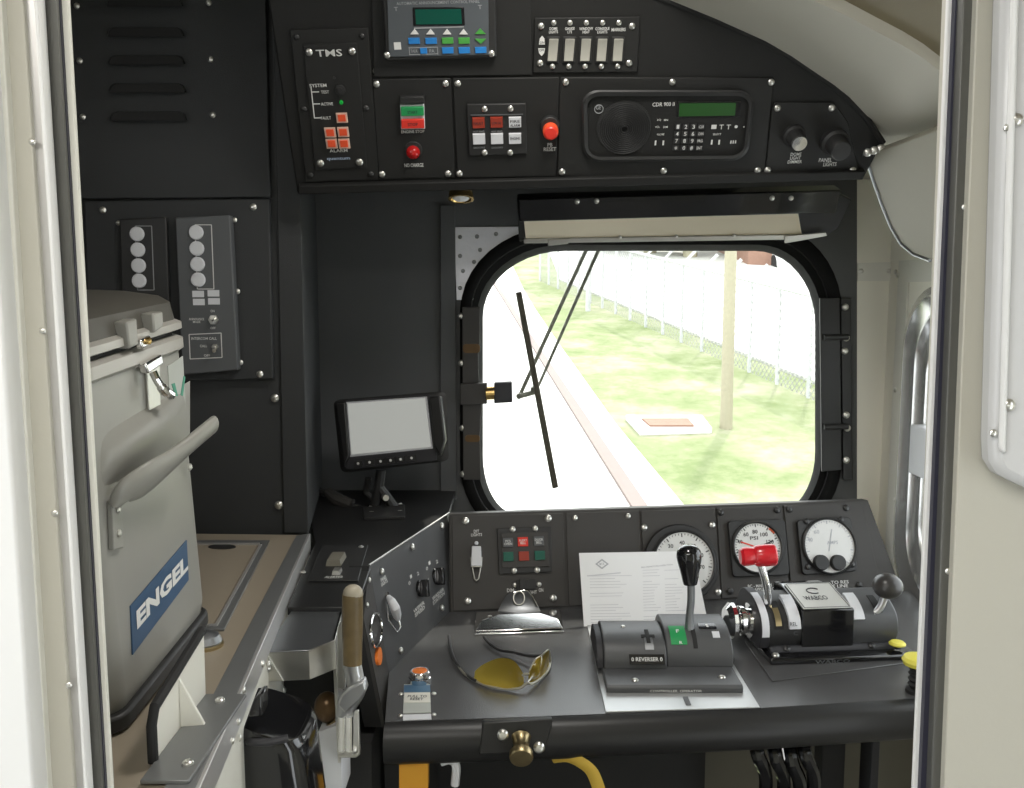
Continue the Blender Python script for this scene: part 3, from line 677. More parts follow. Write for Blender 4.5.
# ================================================================== counter and cool box (left)
ZC = CAM.z - 0.40
PK = Pl(hZ(230, 600, ZC), hZ(260, 600, ZC), hZ(230, 540, ZC)); 
if PK.n.z < 0: PK = Pl(hZ(260, 600, ZC), hZ(230, 600, ZC), hZ(230, 540, ZC))
PK.n = V((0, 0, 1)); PK.u = V((1, 0, 0)); PK.v = V((0, 1, 0))
def ext(p, q, t): return (p[0] + (q[0] - p[0]) * t, p[1] + (q[1] - p[1]) * t)
eA, eB = PK.hit(308, 535), PK.hit(206, 766)
eB2 = eA + (eB - eA) * ((eA.y - .672) / (eA.y - eB.y))
ctr = thing('side_counter', 'beige topped side counter with dark steel edging along the left wall', 'counter', V((-.6, 1.1, ZC - .9)))
top_l = -0.86
b = MB(); b.prism([V((top_l, eB2.y, ZC)), eB2 - V((.001, 0, 0)), eA - V((.001, 0, 0)), V((top_l, 1.474, ZC))], (0, 0, -.03)); b.build('worktop', 'counter_beige', ctr)
iA, iB = PK.hit(296, 537), PK.hit(177, 766)
iB = iA + (iB - iA) * ((iA.y - eB2.y) / (iA.y - iB.y))
b = MB(); b.prism([iB, eB2, eA, iA], (0, 0, .0025)); b.build('edge_strip', 'counter_edge', ctr, bev=.0006)
b = MB(); b.prism([eB2 + V((0, 0, .0025)), eB2 + V((.004, 0, .0025)), eA + V((.004, 0, .0025)), eA + V((0, 0, .0025))], (0, 0, -.03)); b.build('edge_lip', 'jamb_alu', ctr, bev=.0008)
b = MB(); b.prism([eB2 + V((-.004, 0, -.02)), eB2 + V((.002, 0, -.02)), eA + V((.002, 0, -.02)), eA + V((-.004, 0, -.02))], (0, 0, -.88)); b.build('side_panel', 'cream_paint', ctr)
b = MB(); b.prism([V((top_l, eB2.y, ZC - .03)), eB2 - V((.02, 0, .03)), eA - V((.02, 0, .03)), V((top_l, 1.474, ZC - .03))], (0, 0, -.87)); b.build('carcass', 'warm_grey', ctr)
fr_o = [(160, 541), (268, 541), (223, 628), (160, 629)]; fr_i = [(160, 544), (262, 544), (217, 624.5), (160, 625)]
hp = [PK.hit(x, y) for x, y in fr_i]
child(ctr, 'hatch_frame', 'counter_edge', lambda b: b.plate(PK, [(160, 540), (270, 540), (224, 629), (160, 630), (160, 626), (217, 626), (262, 543), (160, 543)], 0, .003), bev=.0005)
ht = child(ctr, 'hatch', 'counter_beige', lambda b: b.plate(PK, [(160, 544), (258, 544), (214, 624), (160, 624.5)], 0, .002))
child(ht, 'hatch_edge', 'jamb_alu', lambda b: b.plate(PK, [(259.5, 544), (262, 544), (217.5, 625), (160, 627), (160, 624.5), (215, 623.5)], .001, .0042).plate(PK, [(160, 542.6), (260, 542.6), (260, 543.8), (160, 543.8)], .001, .0042))
child(ht, 'hatch_pull', 'soft_black', lambda b: b.plate(PK, [(222 + 14 * math.cos(t * .3142), 546.5 + 2.3 * math.sin(t * .3142)) for t in range(20)], .002, .003))
o0 = PK.hit(206, 646)
kn = thing('counter_catch', 'round dark metal catch on the counter beside the cool box', 'catch', o0)
child(kn, 'body', 'brushed_dark_steel', lambda b: b.lathe(o0, (0, 0, 1), [(.017, .002), (.018, .006), (.015, .013), (.008, .017), (0, .018)], 20))
child(kn, 'knurled_rim', 'dull_brass', lambda b: b.lathe(o0, (0, 0, 1), [(.0195, 0), (.0195, .003), (.017, .0045)], 20))
SP = Pl(eB + V((.003, 0, 0)), eA + V((.003, 0, 0)), eA + V((.003, 0, .1)))
screws(ctr, SP, [(243, 690), (238, 722), (239, 738), (232, 741), (268, 664), (262, 664)], 3.5, .001)

# cool box ----------------------------------------------------------------
bx0, by0, by1 = -.354, .772, 1.02
zb = ZC + .004
def xf(z): return -.354 - .010 * (z - ZC) / .35          # face leans outwards with height
cool = thing('cool_box', 'grey portable cool box with blue lettered label standing on the counter', 'cooler', V((-.5, .772, ZC)))
TL = math.radians(4.0)
def tilt(p):
    dy, dz = p.y - .772, p.z - ZC
    return V((p.x, .772 + dy * math.cos(TL) - dz * math.sin(TL), ZC + dy * math.sin(TL) + dz * math.cos(TL)))
def cyl_loop(z, x_in, ya, yb, xl, r, n=5):
    P = []
    for (cx, cy, t0) in ((x_in - r, ya + r, -90), (x_in - r, yb - r, 0), (xl + r, yb - r, 90), (xl + r, ya + r, 180)):
        for i in range(n + 1):
            t = math.radians(t0 + 90 * i / n); P.append(tilt(V((cx + r * math.cos(t), cy + r * math.sin(t), z))))
    return P
XL = -.80; ZT = ZC + .338
b = MB()
b.loops([cyl_loop(z, xf(z) - i, by0 + i, by1 - i, XL + i, .022) for z, i in ((zb, .012), (zb + .015, .002), (zb + .03, 0), (ZC + .2, 0), (ZT - .012, 0))]); b.build('body', 'cooler_grey', cool, ang=50)
child(cool, 'base', 'soft_black', lambda b: b.loops([cyl_loop(z, xf(z) + .004, by0 - .004, by1 + .001, XL, .022) for z in (zb - .002, zb + .014)]), bev=.003)
child(cool, 'body_rim', 'cooler_trim', lambda b: b.loops([cyl_loop(z, xf(z) + i, by0 - i, by1 + i, XL - i, .024) for z, i in ((ZT - .018, 0), (ZT - .014, .005), (ZT - .003, .005), (ZT, 0))]), ang=50)
child(cool, 'seal', 'rubber', lambda b: b.loops([cyl_loop(z, xf(z) - .004, by0 + .004, by1 - .004, XL + .004, .02) for z in (ZT - .002, ZT + .006)]))
child(cool, 'lid_rim', 'cooler_trim', lambda b: b.loops([cyl_loop(z, xf(z) + i, by0 - i, by1 + i, XL - i, .024) for z, i in ((ZT + .005, 0), (ZT + .007, .005), (ZT + .014, .005), (ZT + .017, 0))]), ang=50)
child(cool, 'lid', 'cooler_lid', lambda b: b.loops([cyl_loop(z, xf(ZT) - i, by0 + i, by1 - i, XL + i, .022) for z, i in ((ZT + .016, .001), (ZT + .036, .004), (ZT + .043, .012), (ZT + .049, .035), (ZT + .051, .05))]), ang=35)
CF = Pl(tilt(V((xf(ZC), .8, ZC))), tilt(V((xf(ZC), 1.1, ZC))), tilt(V((xf(ZC + .35), .95, ZC + .35))))
# recess above handle, handle flap
def arc(pts, n=6):
    P = [Vector(p) for p in pts]; out = []
    for i in range(len(P) - 1):
        p0, p1, p2, p3 = P[max(i - 1, 0)], P[i], P[i + 1], P[min(i + 2, len(P) - 1)]
        for k in range(n):
            t = k / n; out.append(.5 * ((2 * p1) + (p2 - p0) * t + (2 * p0 - 5 * p1 + 4 * p2 - p3) * t * t + (3 * p1 - p0 - 3 * p2 + p3) * t ** 3))
    out.append(P[-1]); return out
HP = arc([hX(113, 506, -.354), hX(124, 492, -.346), hX(144, 480, -.336), hX(166, 464, -.328), hX(190, 444, -.318), hX(214, 424, -.308)], 6)
def _hd(b):
    n = len(HP); L = []
    for i, p in enumerate(HP):
        t = i / (n - 1); h = .0105 + .0075 * math.exp(-((t - .42) / .22) ** 2); d = .006
        h *= min(1, .35 + 3 * t)
        tg = (HP[min(i + 1, n - 1)] - HP[max(i - 1, 0)]).normalized(); up_ = V((.35, 0, 1)); up_ = (up_ - tg * up_.dot(tg)).normalized(); sd_ = tg.cross(up_)
        L.append([p + up_ * (h * math.sin(k * math.pi / 7)) + sd_ * (d * math.cos(k * math.pi / 7)) for k in range(14)])
    b.loops(L)
child(cool, 'handle', 'cooler_grey', _hd, bev=.0012, ang=60)
child(cool, 'handle_plate', 'cooler_grey', lambda b: b.plate(CF, [(112, 501), (122, 497), (124, 548), (114, 550)], 0, .005), bev=.001)
screws(cool, CF, [(117.5, 510), (118.5, 533), (189, 467)], 3.6, .005)
child(cool, 'handle_recess', 'cooler_grey', lambda b: b.loops([[CF.hit(98 + 92 * i / 14, 486 - 74 * i / 14 * .72 + (-52 + 62 * j / 9), -.0015 + .0125 * (math.sin(math.pi * i / 14) * math.sin(math.pi * min(1, j / 9)) ) ** .8) for i in range(15)] for j in range(10)], False, False, False), ang=80)
child(cool, 'brand_label', 'label_blue', lambda b: b.plate(CF, [(131, 606), (187, 540), (189, 580), (133, 655)], 0, .0015), bev=.0004)
# ENGEL lettering follows the label's own slope
def _en(b):
    a0, a1, b0 = CF.hit(133.5, 632), CF.hit(186.5, 572), CF.hit(133, 612)
    p = Pl(a0, a1, b0); t0 = CF.hit(135, 630); 
    u = (CF.hit(186.2, 569.5) - t0); v = (CF.hit(134, 611) - t0)
    cu = bpy.data.curves.new('t', 'FONT'); cu.body = 'ENGEL'; cu.offset = .045; cu.resolution_u = 2
    ob = bpy.data.objects.new('t', cu); COL.objects.link(ob); dg = bpy.context.evaluated_depsgraph_get(); dg.update()
    me = ob.evaluated_get(dg).to_mesh()
    xs = [q.co.x for q in me.vertices]; ys = [q.co.y for q in me.vertices]
    vv = [b.v(t0 + u * ((q.co.x - min(xs)) / (max(xs) - min(xs))) + v * ((q.co.y - min(ys)) / (max(ys) - min(ys))) + CF.n * .0022) for q in me.vertices]
    for f in me.polygons: b.face([vv[i] for i in f.vertices])
    bpy.data.objects.remove(ob); bpy.data.curves.remove(cu)
child(cool, 'brand_lettering', 'white_ink', _en)
child(cool, 'sticker', 'sticker', lambda b: b.plate(CF, [(168, 366), (183, 356), (186, 409), (171, 418)], 0, .0008))
child(cool, 'sticker_print', 'sticker_green', lambda b: b.plate(CF, [(172, 384), (175, 383), (178, 396), (176, 397)], .0008, .0014).plate(CF, [(181, 395), (184, 376), (185.5, 377), (183, 396)], .0008, .0014))
def _la(b): b.plate(CF, [(147, 372), (160, 365), (161, 409), (150, 413)], .0, .003)
la = child(cool, 'latch', 'steel', _la, bev=.0008)
child(la, 'latch_block', 'chrome', lambda b: b.plate(CF, [(146, 364), (162, 354), (164, 364), (149, 374)], .003, .012), bev=.002)
child(la, 'latch_lever', 'chrome', lambda b: b.tube(arc([CF.hit(153, 372, .010), CF.hit(158, 382, .014), CF.hit(165, 391, .018), CF.hit(172, 396, .020)]), [.004] * 9 + [.005] * 9 + [.004], 10))
child(cool, 'latch_hook', 'chrome', lambda b: b.plate(CF, [(141, 340), (151, 335), (152, 345), (143, 349)], .005, .012), bev=.002)
child(cool, 'hook_pin', 'brass', lambda b: b.lathe(CF.hit(147, 341, .012), CF.n, [(.0035, 0), (.0035, .003), (.002, .004)], 12))
child(cool, 'hook_lug', 'cooler_grey', lambda b: b.plate(CF, [(127, 322), (137, 318), (139, 345), (130, 349)], -.004, .010), bev=.002)
child(cool, 'hook_lug', 'cooler_grey', lambda b: b.plate(CF, [(153, 313), (163, 311), (164, 326), (155, 333)], -.004, .010), bev=.002)
child(cool, 'latch_rivet', 'chrome', lambda b: b.lathe(CF.hit(136, 363, .0), CF.n, [(.005, 0), (.004, .003), (0, .004)], 12))

# bracket that retains it
BP = Pl(V((-.302, .74, ZC)), V((-.302, .9, ZC)), V((-.302, .8, ZC + .1)))
br = thing('retaining_bracket', 'cream steel bracket with triangular gusset holding the cool box on the counter', 'bracket', V((-.302, .82, ZC)))
bz = [BP.hit(x, y) for x, y in ((157, 708), (204, 631), (206, 697))]
up = [V((-.302, bz[0].y - .008, ZC)), V((-.302, bz[2].y, ZC)), V((-.302, bz[1].y, bz[1].z)), V((-.302, bz[0].y, bz[0].z)), V((-.302, bz[0].y - .008, bz[0].z - .012))]
child(br, 'upright', 'cream_paint', lambda b: b.prism(up, (-.004, 0, 0)), bev=.0008)
child(br, 'edge_trim', 'rubber', lambda b: b.tube([up[0] + V((-.002, 0, .004)), up[4] + V((-.002, 0, 0)), up[3] + V((-.002, 0, .001)), up[2] + V((-.002, 0, .001))], .0045, 10))
gx = V((-.302, .885, ZC)); gxy = PK.hit(190, 733).y
child(br, 'gusset', 'cream_paint', lambda b: b.prism([V((-.302, gxy, ZC + .003)), PK.hit(206, 731) * 1 + V((0, 0, .003)), V((-.302, gxy, ZC + .052))], (0, .004, 0)), bev=.0006)
child(br, 'foot', 'counter_edge', lambda b: b.wbox(-.302, -.262, .69, bz[2].y, ZC + .0024, ZC + .006), bev=.0008)
for x, y in ((220, 701), (188, 764)): put(SCREW, 'bolt', br, PK.hit(x, y, .006), V((0, 0, 1)), .0048)

# ================================================================== ledge, angled panel, desk
ZL = CAM.z - .42
def Lz(x, y): return hZ(x, y, ZL)
A3 = hY(369, 566, 1.395); 
led = thing('console_ledge', 'flat black ledge with a small cover plate between counter and angled panel', 'ledge', Lz(320, 560))
eT = lambda y: eA + (eB - eA) * ((eA.y - y) / (eA.y - eB.y))
lp_ = [V((eT(1.165).x + .006, 1.165, ZL)), V((Lz(345, 614).x, 1.165, ZL)), V((Lz(362, 592).x, Lz(362, 592).y, ZL)), Lz(371, 567), Lz(449, 513.5), V((Lz(449, 513.5).x, 1.88, ZL)), V((-.44, 1.88, ZL)), V((eA.x + .006, 1.475, ZL))]
child(led, 'top', 'bullnose_black', lambda b: b.prism(lp_, (0, 0, -.012)), bev=.0015)
PLd = Pl(Lz(300, 580), Lz(340, 580), Lz(320, 540)); PLd.n = V((0, 0, 1)); PLd.u = V((1, 0, 0)); PLd.v = V((0, 1, 0))
child(led, 'cover_plate', 'soft_black', lambda b: b.plate(PLd, [(322, 545), (368, 545), (358, 580), (308, 580)], 0, .003), bev=.001)
child(led, 'rocker_switch', 'warm_grey', lambda b: b.bx(PLd, 336, 556, 15, 9, .003, .012, .002))
child(led, 'switch_knob', 'screw_metal', lambda b: b.bx(PLd, 337, 569, 8, 4, .003, .009, .001))
child(led, 'lettering', 'white_ink', lambda b: b.text(PLd, 'ALERTER', 334, 577, 18, 2.2, .0037))
screws(led, PLd, [(303, 573), (361, 548)], 3, .001)
# cover plate holding the monitor bracket bolts
screws(led, PLd, [(371.5, 508.5), (400, 506), (371.5, 514), (400, 513)], 3.5, .001)

# desk
PD = Pl(hZ(500, 700, ZD), hZ(700, 700, ZD), hZ(500, 620, ZD)); PD.n = V((0, 0, 1)); PD.u = V((1, 0, 0)); PD.v = V((0, 1, 0))
dk_px = [(385, 722), (760, 708), (985, 694), (910, 590), (890, 592), (449, 612), (389, 672)]
desk = thing('control_desk', 'black topped driver control desk with rounded front edge under the windshield', 'desk', V((.2, 1.3, 0)))
b = MB(); b.prism([PD.hit(x, y) for x, y in dk_px], (0, 0, -.02)); b.build('desktop', 'desk_top', desk)
fe = [PD.hit(x, y) for x, y in ((385, 722), (483, 719), (575, 716), (760, 708), (985, 694))]
R = .032
def _bn(b):
    L = []
    for p in fe:
        l = []
        for k in range(9):
            t = math.radians(90 - 180 * k / 8); l.append(p + V((0, -R * .75 * math.cos(t) - .0, R * .92 * math.sin(t) - R * .92)))
        l += [p + V((0, .03, -2 * R * .92)), p + V((0, .03, -.006)), p + V((0, .002, -.004))]
        L.append(l)
    b.loops(L)
child(desk, 'front_edge', 'bullnose_black', _bn, ang=50)
child(desk, 'apron', 'under_desk', lambda b: b.loops([[p + V((0, .01, -.04)) for p in fe] + [p + V((0, .04, -.04)) for p in fe[::-1]], [p + V((0, .03, -.075)) for p in fe] + [p + V((0, .06, -.075)) for p in fe[::-1]]]))
child(desk, 'end_leg', 'under_desk', lambda b: b.wbox(-.19, -.13, 1.27, 1.6, 0, ZD - .02))
child(desk, 'back_board', 'under_desk', lambda b: b.wbox(-.19, .34, 1.50, 1.54, 0, ZD - .02))
child(desk, 'back_board', 'warm_grey', lambda b: b.wbox(.345, .775, 1.60, 1.64, 0, ZD - .02))
# panel seam on desk
child(desk, 'seam', 'rubber', lambda b: b.plate(PD, [(716, 640), (717, 640), (761, 708.5), (759.8, 708.5)], 0, .0006))
# centre plate of the front edge with bolts and brass knob
PF = Pl(V((fe[1].x, fe[1].y - R * .76, ZD - R)), V((fe[2].x, fe[2].y - R * .76, ZD - R)), V((fe[1].x, fe[1].y - R * .76 + .006, ZD)))
bkp = thing('latch_plate', 'small black plate with brass pull knob on the desk front edge', 'latch', PF.hit(521, 752))
child(bkp, 'plate', 'bullnose_black', lambda b: b.plate(PF, [(483, 722), (553, 719), (545, 752), (479, 755)], -.012, .004), bev=.002)
for x, y in ((502.5, 733.5), (538.5, 746)):
    b = MB(); o = PF.hit(x, y); b.lathe(o, PF.n, [(.0075, .004), (.0075, .008), (.005, .011), (0, .012)], 16); b.build('bolt', 'screw_metal', bkp)
o = PF.hit(521, 737)
child(bkp, 'pull_knob', 'dull_brass', lambda b: b.lathe(o, V((0, -1, -.35)), [(.014, .002), (.0115, .006), (.010, .02), (.012, .024), (.0155, .027), (.016, .034), (.0145, .037), (0, .038)], 28))
b = MB(); b.loops([[p for p in (hY(399, 757, 1.165), hY(428, 757, 1.165), hY(428, 790, 1.165), hY(399, 790, 1.165))], [p + V((0, .02, 0)) for p in (hY(399, 757, 1.165), hY(428, 757, 1.165), hY(428, 790, 1.165), hY(399, 790, 1.165))]])
o = b.build('tag_card', 'amber_card', bev=.001); tag(o, 'amber card hanging under the desk front edge at left', 'tag')
b = MB(); b.tube(arc([hY(552, 757, 1.185), hY(566, 756, 1.175), (hY(580, 762, 1.165)), hY(592, 772, 1.165), hY(600, 792, 1.165)]), .009, 8, False, .3); o = b.build('strap', 'yellow_strap'); tag(o, 'yellow strap hanging under the desk right of the brass knob', 'strap')
b = MB(); b.tube(arc([hY(441, 762, 1.17), hY(450, 760, 1.17), hY(456, 766, 1.17), hY(455, 785, 1.17)]), .006, 8); o = b.build('cable_end', 'lens_white'); tag(o, 'white cable end under the desk beside the amber card', 'cable')
# glossy cable bundle + pedestal under desk right
b = MB()
for i, (x, y) in enumerate(((752, 735), (770, 738), (786, 742), (800, 736))):
    b = MB() if False else b
    b.tube(arc([hY(x, 728, 1.36), hY(x + 6, y + 20, 1.33), hY(x + 14, y + 45, 1.34), hY(x + 8, y + 100, 1.38)]), .011, 10)
o = b.build('cable_bundle', 'gloss_black'); tag(o, 'shiny black cable bundle hanging under the right half of desk', 'cable')
b = MB(); b.wbox(hY(822, 750, 1.5).x, hY(846, 750, 1.5).x, 1.5, 1.54, 0, ZD - .02); o = b.build('desk_post', 'seat_dark', bev=.003); tag(o, 'dark square post under the right half of the desk', 'post')
b = MB(); b.wbox(hY(872, 750, 1.45).x, hY(880, 750, 1.45).x, 1.45, 1.5, 0, ZD - .02); o = b.build('desk_post', 'seat_dark', bev=.002); tag(o, 'thin dark post under the far right of the desk', 'post')

# back instrument panel
PI = Pl(hZ(450, 612, ZD), hZ(890, 592, ZD), hY(450, 515, hZ(450, 612, ZD).y + .06))
ip = thing('instrument_panel', 'long dark grey sloping instrument panel behind the desk below the windshield', 'instrument panel', PI.hit(650, 602))
pp = [(449, 514), (868, 500), (903, 594), (450, 613)]
b = MB(); q = [PI.hit(x, y) for x, y in pp]; b.loops([q, [q[0] + V((0, .03, -.004)), q[1] + V((0, .03, -.004)), q[2] + V((0, .07, -.002)), q[3] + V((0, .07, -.002))]]); b.build('body', 'panel_grey', ip, bev=.002)
sp = thing('switch_plate', 'grey plate with toggle switch and six small indicators left of the paper', 'switch panel', PI.hit(507, 610))
child(sp, 'plate', 'panel_grey', lambda b: b.plate(PI, [(452, 516), (563, 513), (566, 606), (453, 611)], 0, .003), bev=.0008)
screws(sp, PI, [(465.5, 521), (548, 518.5), (467.5, 601), (553, 598)], 3.6, .003)
child(sp, 'toggle_lever', 'lens_white', lambda b: b.plate(PI, [(472, 546), (481, 546), (482, 566), (471, 566)], .003, .016).cylpx(PI, 476.5, 543, 2, .003, .006, 10), bev=.0012)
child(sp, 'toggle_guard', 'steel', lambda b: b.plate(PI, [(470.5, 557), (482.5, 557), (482, 567), (471, 567)], .003, .012).tube([PI.hit(472, 566, .008), PI.hit(474.5, 579, .01), PI.hit(476.5, 580.5, .01), PI.hit(478.5, 579, .01), PI.hit(481, 566, .008)], .0013, 8), bev=.001)
child(sp, 'lettering', 'white_ink', lambda b: b.text(PI, 'DIT\nLIGHTS', 476.5, 533, 11, 6.5, .0038, .05).text(PI, 'DIM', 510.5, 590.3, 7, 3.6, .0038, .05).text(PI, 'HEAD LIGHT', 526, 592.5, 22, 3.4, .0038, .05).text(PI, 'ON', 541, 590, 4.5, 3.6, .0038, .05))
ifr = child(sp, 'indicator_frame', 'soft_black', lambda b: b.plate(PI, [(497, 528.5), (551, 526.5), (552, 572), (499, 574)], .003, .008), bev=.001)
child(ifr, 'inner_rim', 'panel_grey', lambda b: b.plate(PI, [(501, 533), (548, 531.5), (549, 566.5), (502, 568)], .008, .0105), bev=.0008)
screws(sp, PI, [(512.5, 529.5), (535, 528.7), (514, 570.7), (537, 570)], 3, .008)
for x, y, m in ((508, 542.5, 'grey_module'), (523, 541.7, 'red_button'), (539, 541, 'grey_module'), (508.5, 556.5, 'teal_lens'), (524, 556, 'dark_red_lens'), (540, 555.3, 'teal_lens')):
    child(sp, 'indicator_tile', m, lambda b: b.bx(PI, x, y, 10.5, 9.5, .0105, .0135, .0005))
child(sp, 'tile_lettering', 'white_ink', lambda b: b.text(PI, 'PCS\nOPEN', 508, 542.5, 8, 5, .0141).text(PI, 'ALERT\nBELL', 523, 541.7, 8, 5, .0141).text(PI, 'DOOR\nBELL', 539, 541, 8, 5, .0141))
child(sp, 'slide_switch', 'soft_black', lambda b: b.plate(PI, [(516, 580), (536, 579), (536.5, 589), (516.5, 590)], .003, .007).plate(PI, [(519, 579), (525, 578.7), (525.5, 589), (519.5, 589.5)], .007, .013), bev=.001)
screws(sp, PI, [(515, 585), (539, 584.4)], 2.4, .003)
b = MB(); b.plate(PI, [(566, 513), (639, 510.5), (643, 602.5), (569, 606)], 0, .003); blank = b.build('blank_plate', 'panel_grey', bev=.0008); tag(blank, 'plain dark blanking plate directly behind the white paper', 'plate')
screws(blank, PI, [(575, 518), (628, 516)], 2.6, .003)
def clock(cx, cy, r, rx=None): return [(cx + (rx or r) * math.cos(t * math.pi / 24), cy + r * math.sin(t * math.pi / 24)) for t in range(48)]
def gauge(name, lab, px, scr, cx, cy, r, housing, spec):
    g = thing(name, lab, 'gauge', PI.hit(cx, px[3][1]))
    child(g, 'plate', 'panel_grey', lambda b: b.plate(PI, px, 0, .004), bev=.0008)
    screws(g, PI, scr, 3.3, .004, dark=spec != 'speed')
    w = .012
    if housing: child(g, 'housing', 'soft_black', lambda b: b.plate(PI, rq(housing, .07, 4), .004, w), bev=.0015)
    else: child(g, 'housing', 'soft_black', lambda b: b.cylpx(PI, cx, cy, r + 9, .004, w, 48, r + 8), bev=.0015)
    s = PI.sc(cx, cy); o = PI.hit(cx, cy)
    child(g, 'bezel', 'bullnose_black', lambda b: b.lathe(o, PI.n, [((r + 2.5) * s, w - .002), ((r + 2.5) * s, w + .003), ((r + 1) * s, w + .005), (r * s, w + .004), (r * s, w)], 48, PI.u))
    child(g, 'dial', 'dial_white', lambda b: b.lathe(o, PI.n, [(r * s, w - .001), (r * s, w + .001)], 48, PI.u))
    def tick(b, a, r0, r1, wd):
        d = PI.u * math.cos(a) + PI.v * math.sin(a); e = PI.n.cross(d)
        q = [o + d * (r0 * s) - e * (wd * s), o + d * (r1 * s) - e * (wd * s), o + d * (r1 * s) + e * (wd * s), o + d * (r0 * s) + e * (wd * s)]
        b.prism([p + PI.n * (w + .001) for p in q], PI.n * .0006)
    def marks(b):
        for k in range(0, 41):
            a = math.radians(225 - 270 * k / 40); tick(b, a, r * (.9 if k % 5 else .84), r * .96, .25 if k % 5 else .5)
        nums = {'speed': ['0', '10', '20', '30', '40', '50', '60', '70', '80'], 'duplex': ['0', '20', '40', '60', '80', '100', '120', '140', '160'], 'plain': ['0', '', '40', '60', '', '', '', '', '']}[spec]
        for k, t in enumerate(nums):
            if not t: continue
            a = math.radians(225 - 270 * k / 8); dx, dy = r * .68 * math.cos(a), r * .68 * math.sin(a)
            b.text(PI, t, cx + dx, cy - dy, 2.2 * len(t) + .8, 4, w + .0016, .04)
        if spec == 'speed': b.text(PI, 'MPH', cx, cy + 9, 12, 4, w + .0016, .03)
        if spec == 'duplex':
            b.text(PI, 'PSI', cx - 1, cy - 10, 8, 3.6, w + .0016, .03)
        if spec == 'plain': b.text(PI, 'AMPS', cx + 6, cy - 4, 11, 3.4, w + .0016)
    child(g, 'dial_markings', 'print_grey' if spec == 'plain' else 'dark_ink', marks)
    return g, o, s, tick, w
g1, o, s, tick, w = gauge('speedometer', 'round white speedometer dial half hidden behind the white paper', [(641, 511), (715, 508), (721, 599), (645, 602)], [(644, 527.5), (712, 525), (721 - 3, 592)], 682, 563, 30, None, 'speed')
child(g1, 'needle', 'dark_ink', lambda b: tick(b, math.radians(200), -6, 22, .7))
g2, o, s, tick, w = gauge('brake_gauge', 'white dial brake gauge with red mark behind the red handle', [(717, 508), (782, 505.5), (790, 595.5), (722, 598.5)], [(720.5, 512.5), (777, 510), (730, 591), (786, 591)], 755, 548, 24, [(728, 521), (785, 519), (790, 575), (733, 577)], 'duplex')
child(g2, 'needle', 'red_button', lambda b: tick(b, math.radians(160), -5, 18, .7))
child(g2, 'needle', 'dark_ink', lambda b: tick(b, math.radians(20), -5, 18, .7))
child(g2, 'red_mark', 'dial_red', lambda b: [tick(b, math.radians(a), 22, 25.5, 1.2) for a in (50, 46, 42, 38)])
child(g2, 'lettering', 'white_ink', lambda b: b.text(PI, 'BC - MAIN RES\nSLOW APPLICATION', 760, 587.5, 35, 6.5, .0047, .04))
g3, o, s, tick, w = gauge('load_gauge', 'white dial gauge with two black knobs at right end of instrument panel', [(784, 505.5), (862, 502), (882, 590.5), (792, 595)], [(789, 509.5), (846, 508), (859, 585), (795, 590)], 826.5, 546.5, 26, [(797, 520), (851, 517), (858, 571), (803, 575)], 'plain')
for x in (823 - .5, 839.5): child(g3, 'knob', 'soft_black', lambda b: b.cylpx(PI, x, 562.5, 8, w, w + .011, 24, 7.4), bev=.0012)
screws(g3, PI, [(806.5, 521.5), (841, 519.5), (808, 567), (852, 564.5)], 3, w, True)
child(g3, 'needle', 'print_grey', lambda b: tick(b, math.radians(75), -5, 17, .5))
child(g3, 'lettering', 'white_ink', lambda b: b.text(PI, 'TO RES\nE LINE', 840, 584, 18, 7, .0047, .05))

# angled panel on the left
q4 = [A3, Lz(449, 513.5), hZ(449, 612, ZD), hZ(389, 672, ZD)]
PA = Pl(q4[3], q4[2], q4[1])
apn = thing('angled_panel', 'angled dark grey switch panel standing on the left side of the desk', 'switch panel', hZ(389, 672, ZD))
aq = [PA.hit(x, y) for x, y in ((369, 566), (449, 513.5), (449, 612.5), (389, 674))]
eF, eE = hY(363.5, 618, 1.215), hY(385.5, 727, 1.225)
child(apn, 'front_face', 'controller_grey', lambda b: b.loops([aq, [p - PA.n * .006 for p in aq]]), bev=.001)
sd = [aq[0], aq[3], eE, eF]
PS = Pl(aq[3], eE, eF)
child(apn, 'side_face', 'panel_grey', lambda b: b.loops([sd, [p - PS.n * .006 for p in sd]]), bev=.0008)
child(apn, 'top_edge', 'steel', lambda b: b.tube([aq[0] + V((0, 0, .001)), aq[1] + V((0, 0, .001))], .0018, 6))
screws(apn, PA, [(381.5, 571.5), (412, 547), (441.5, 526), (441.5, 608), (400.5, 650.5)], 3.4, .001)
screws(apn, PS, [(369, 580), (367, 605)], 2.6, .001)
for x, y in ((424, 585), (441, 572)):
    pass
for x, y, in ((422, 588), (438, 576)):
    kk = child(apn, 'rotary_knob', 'gloss_black', lambda b: b.cylpx(PA, x, y, 8.5, .0, .005, 24, 7.8), bev=.001)
    ks = PA.sc(x, y); o = PA.hit(x, y, .005) - PA.n * .005
    d = (PA.u * .35 + PA.v * .94).normalized(); e = PA.n.cross(d)
    def _g(b):
        q = [o + d * (8 * ks) - e * (3 * ks), o + d * (8 * ks) + e * (3 * ks), o - d * (9 * ks) + e * (3.4 * ks), o - d * (9 * ks) - e * (3.4 * ks)]
        b.loops([[p + PA.n * .004 for p in q], [p + PA.n * .017 for p in q]])
    child(kk, 'knob_grip', 'gloss_black', _g, bev=.0018)
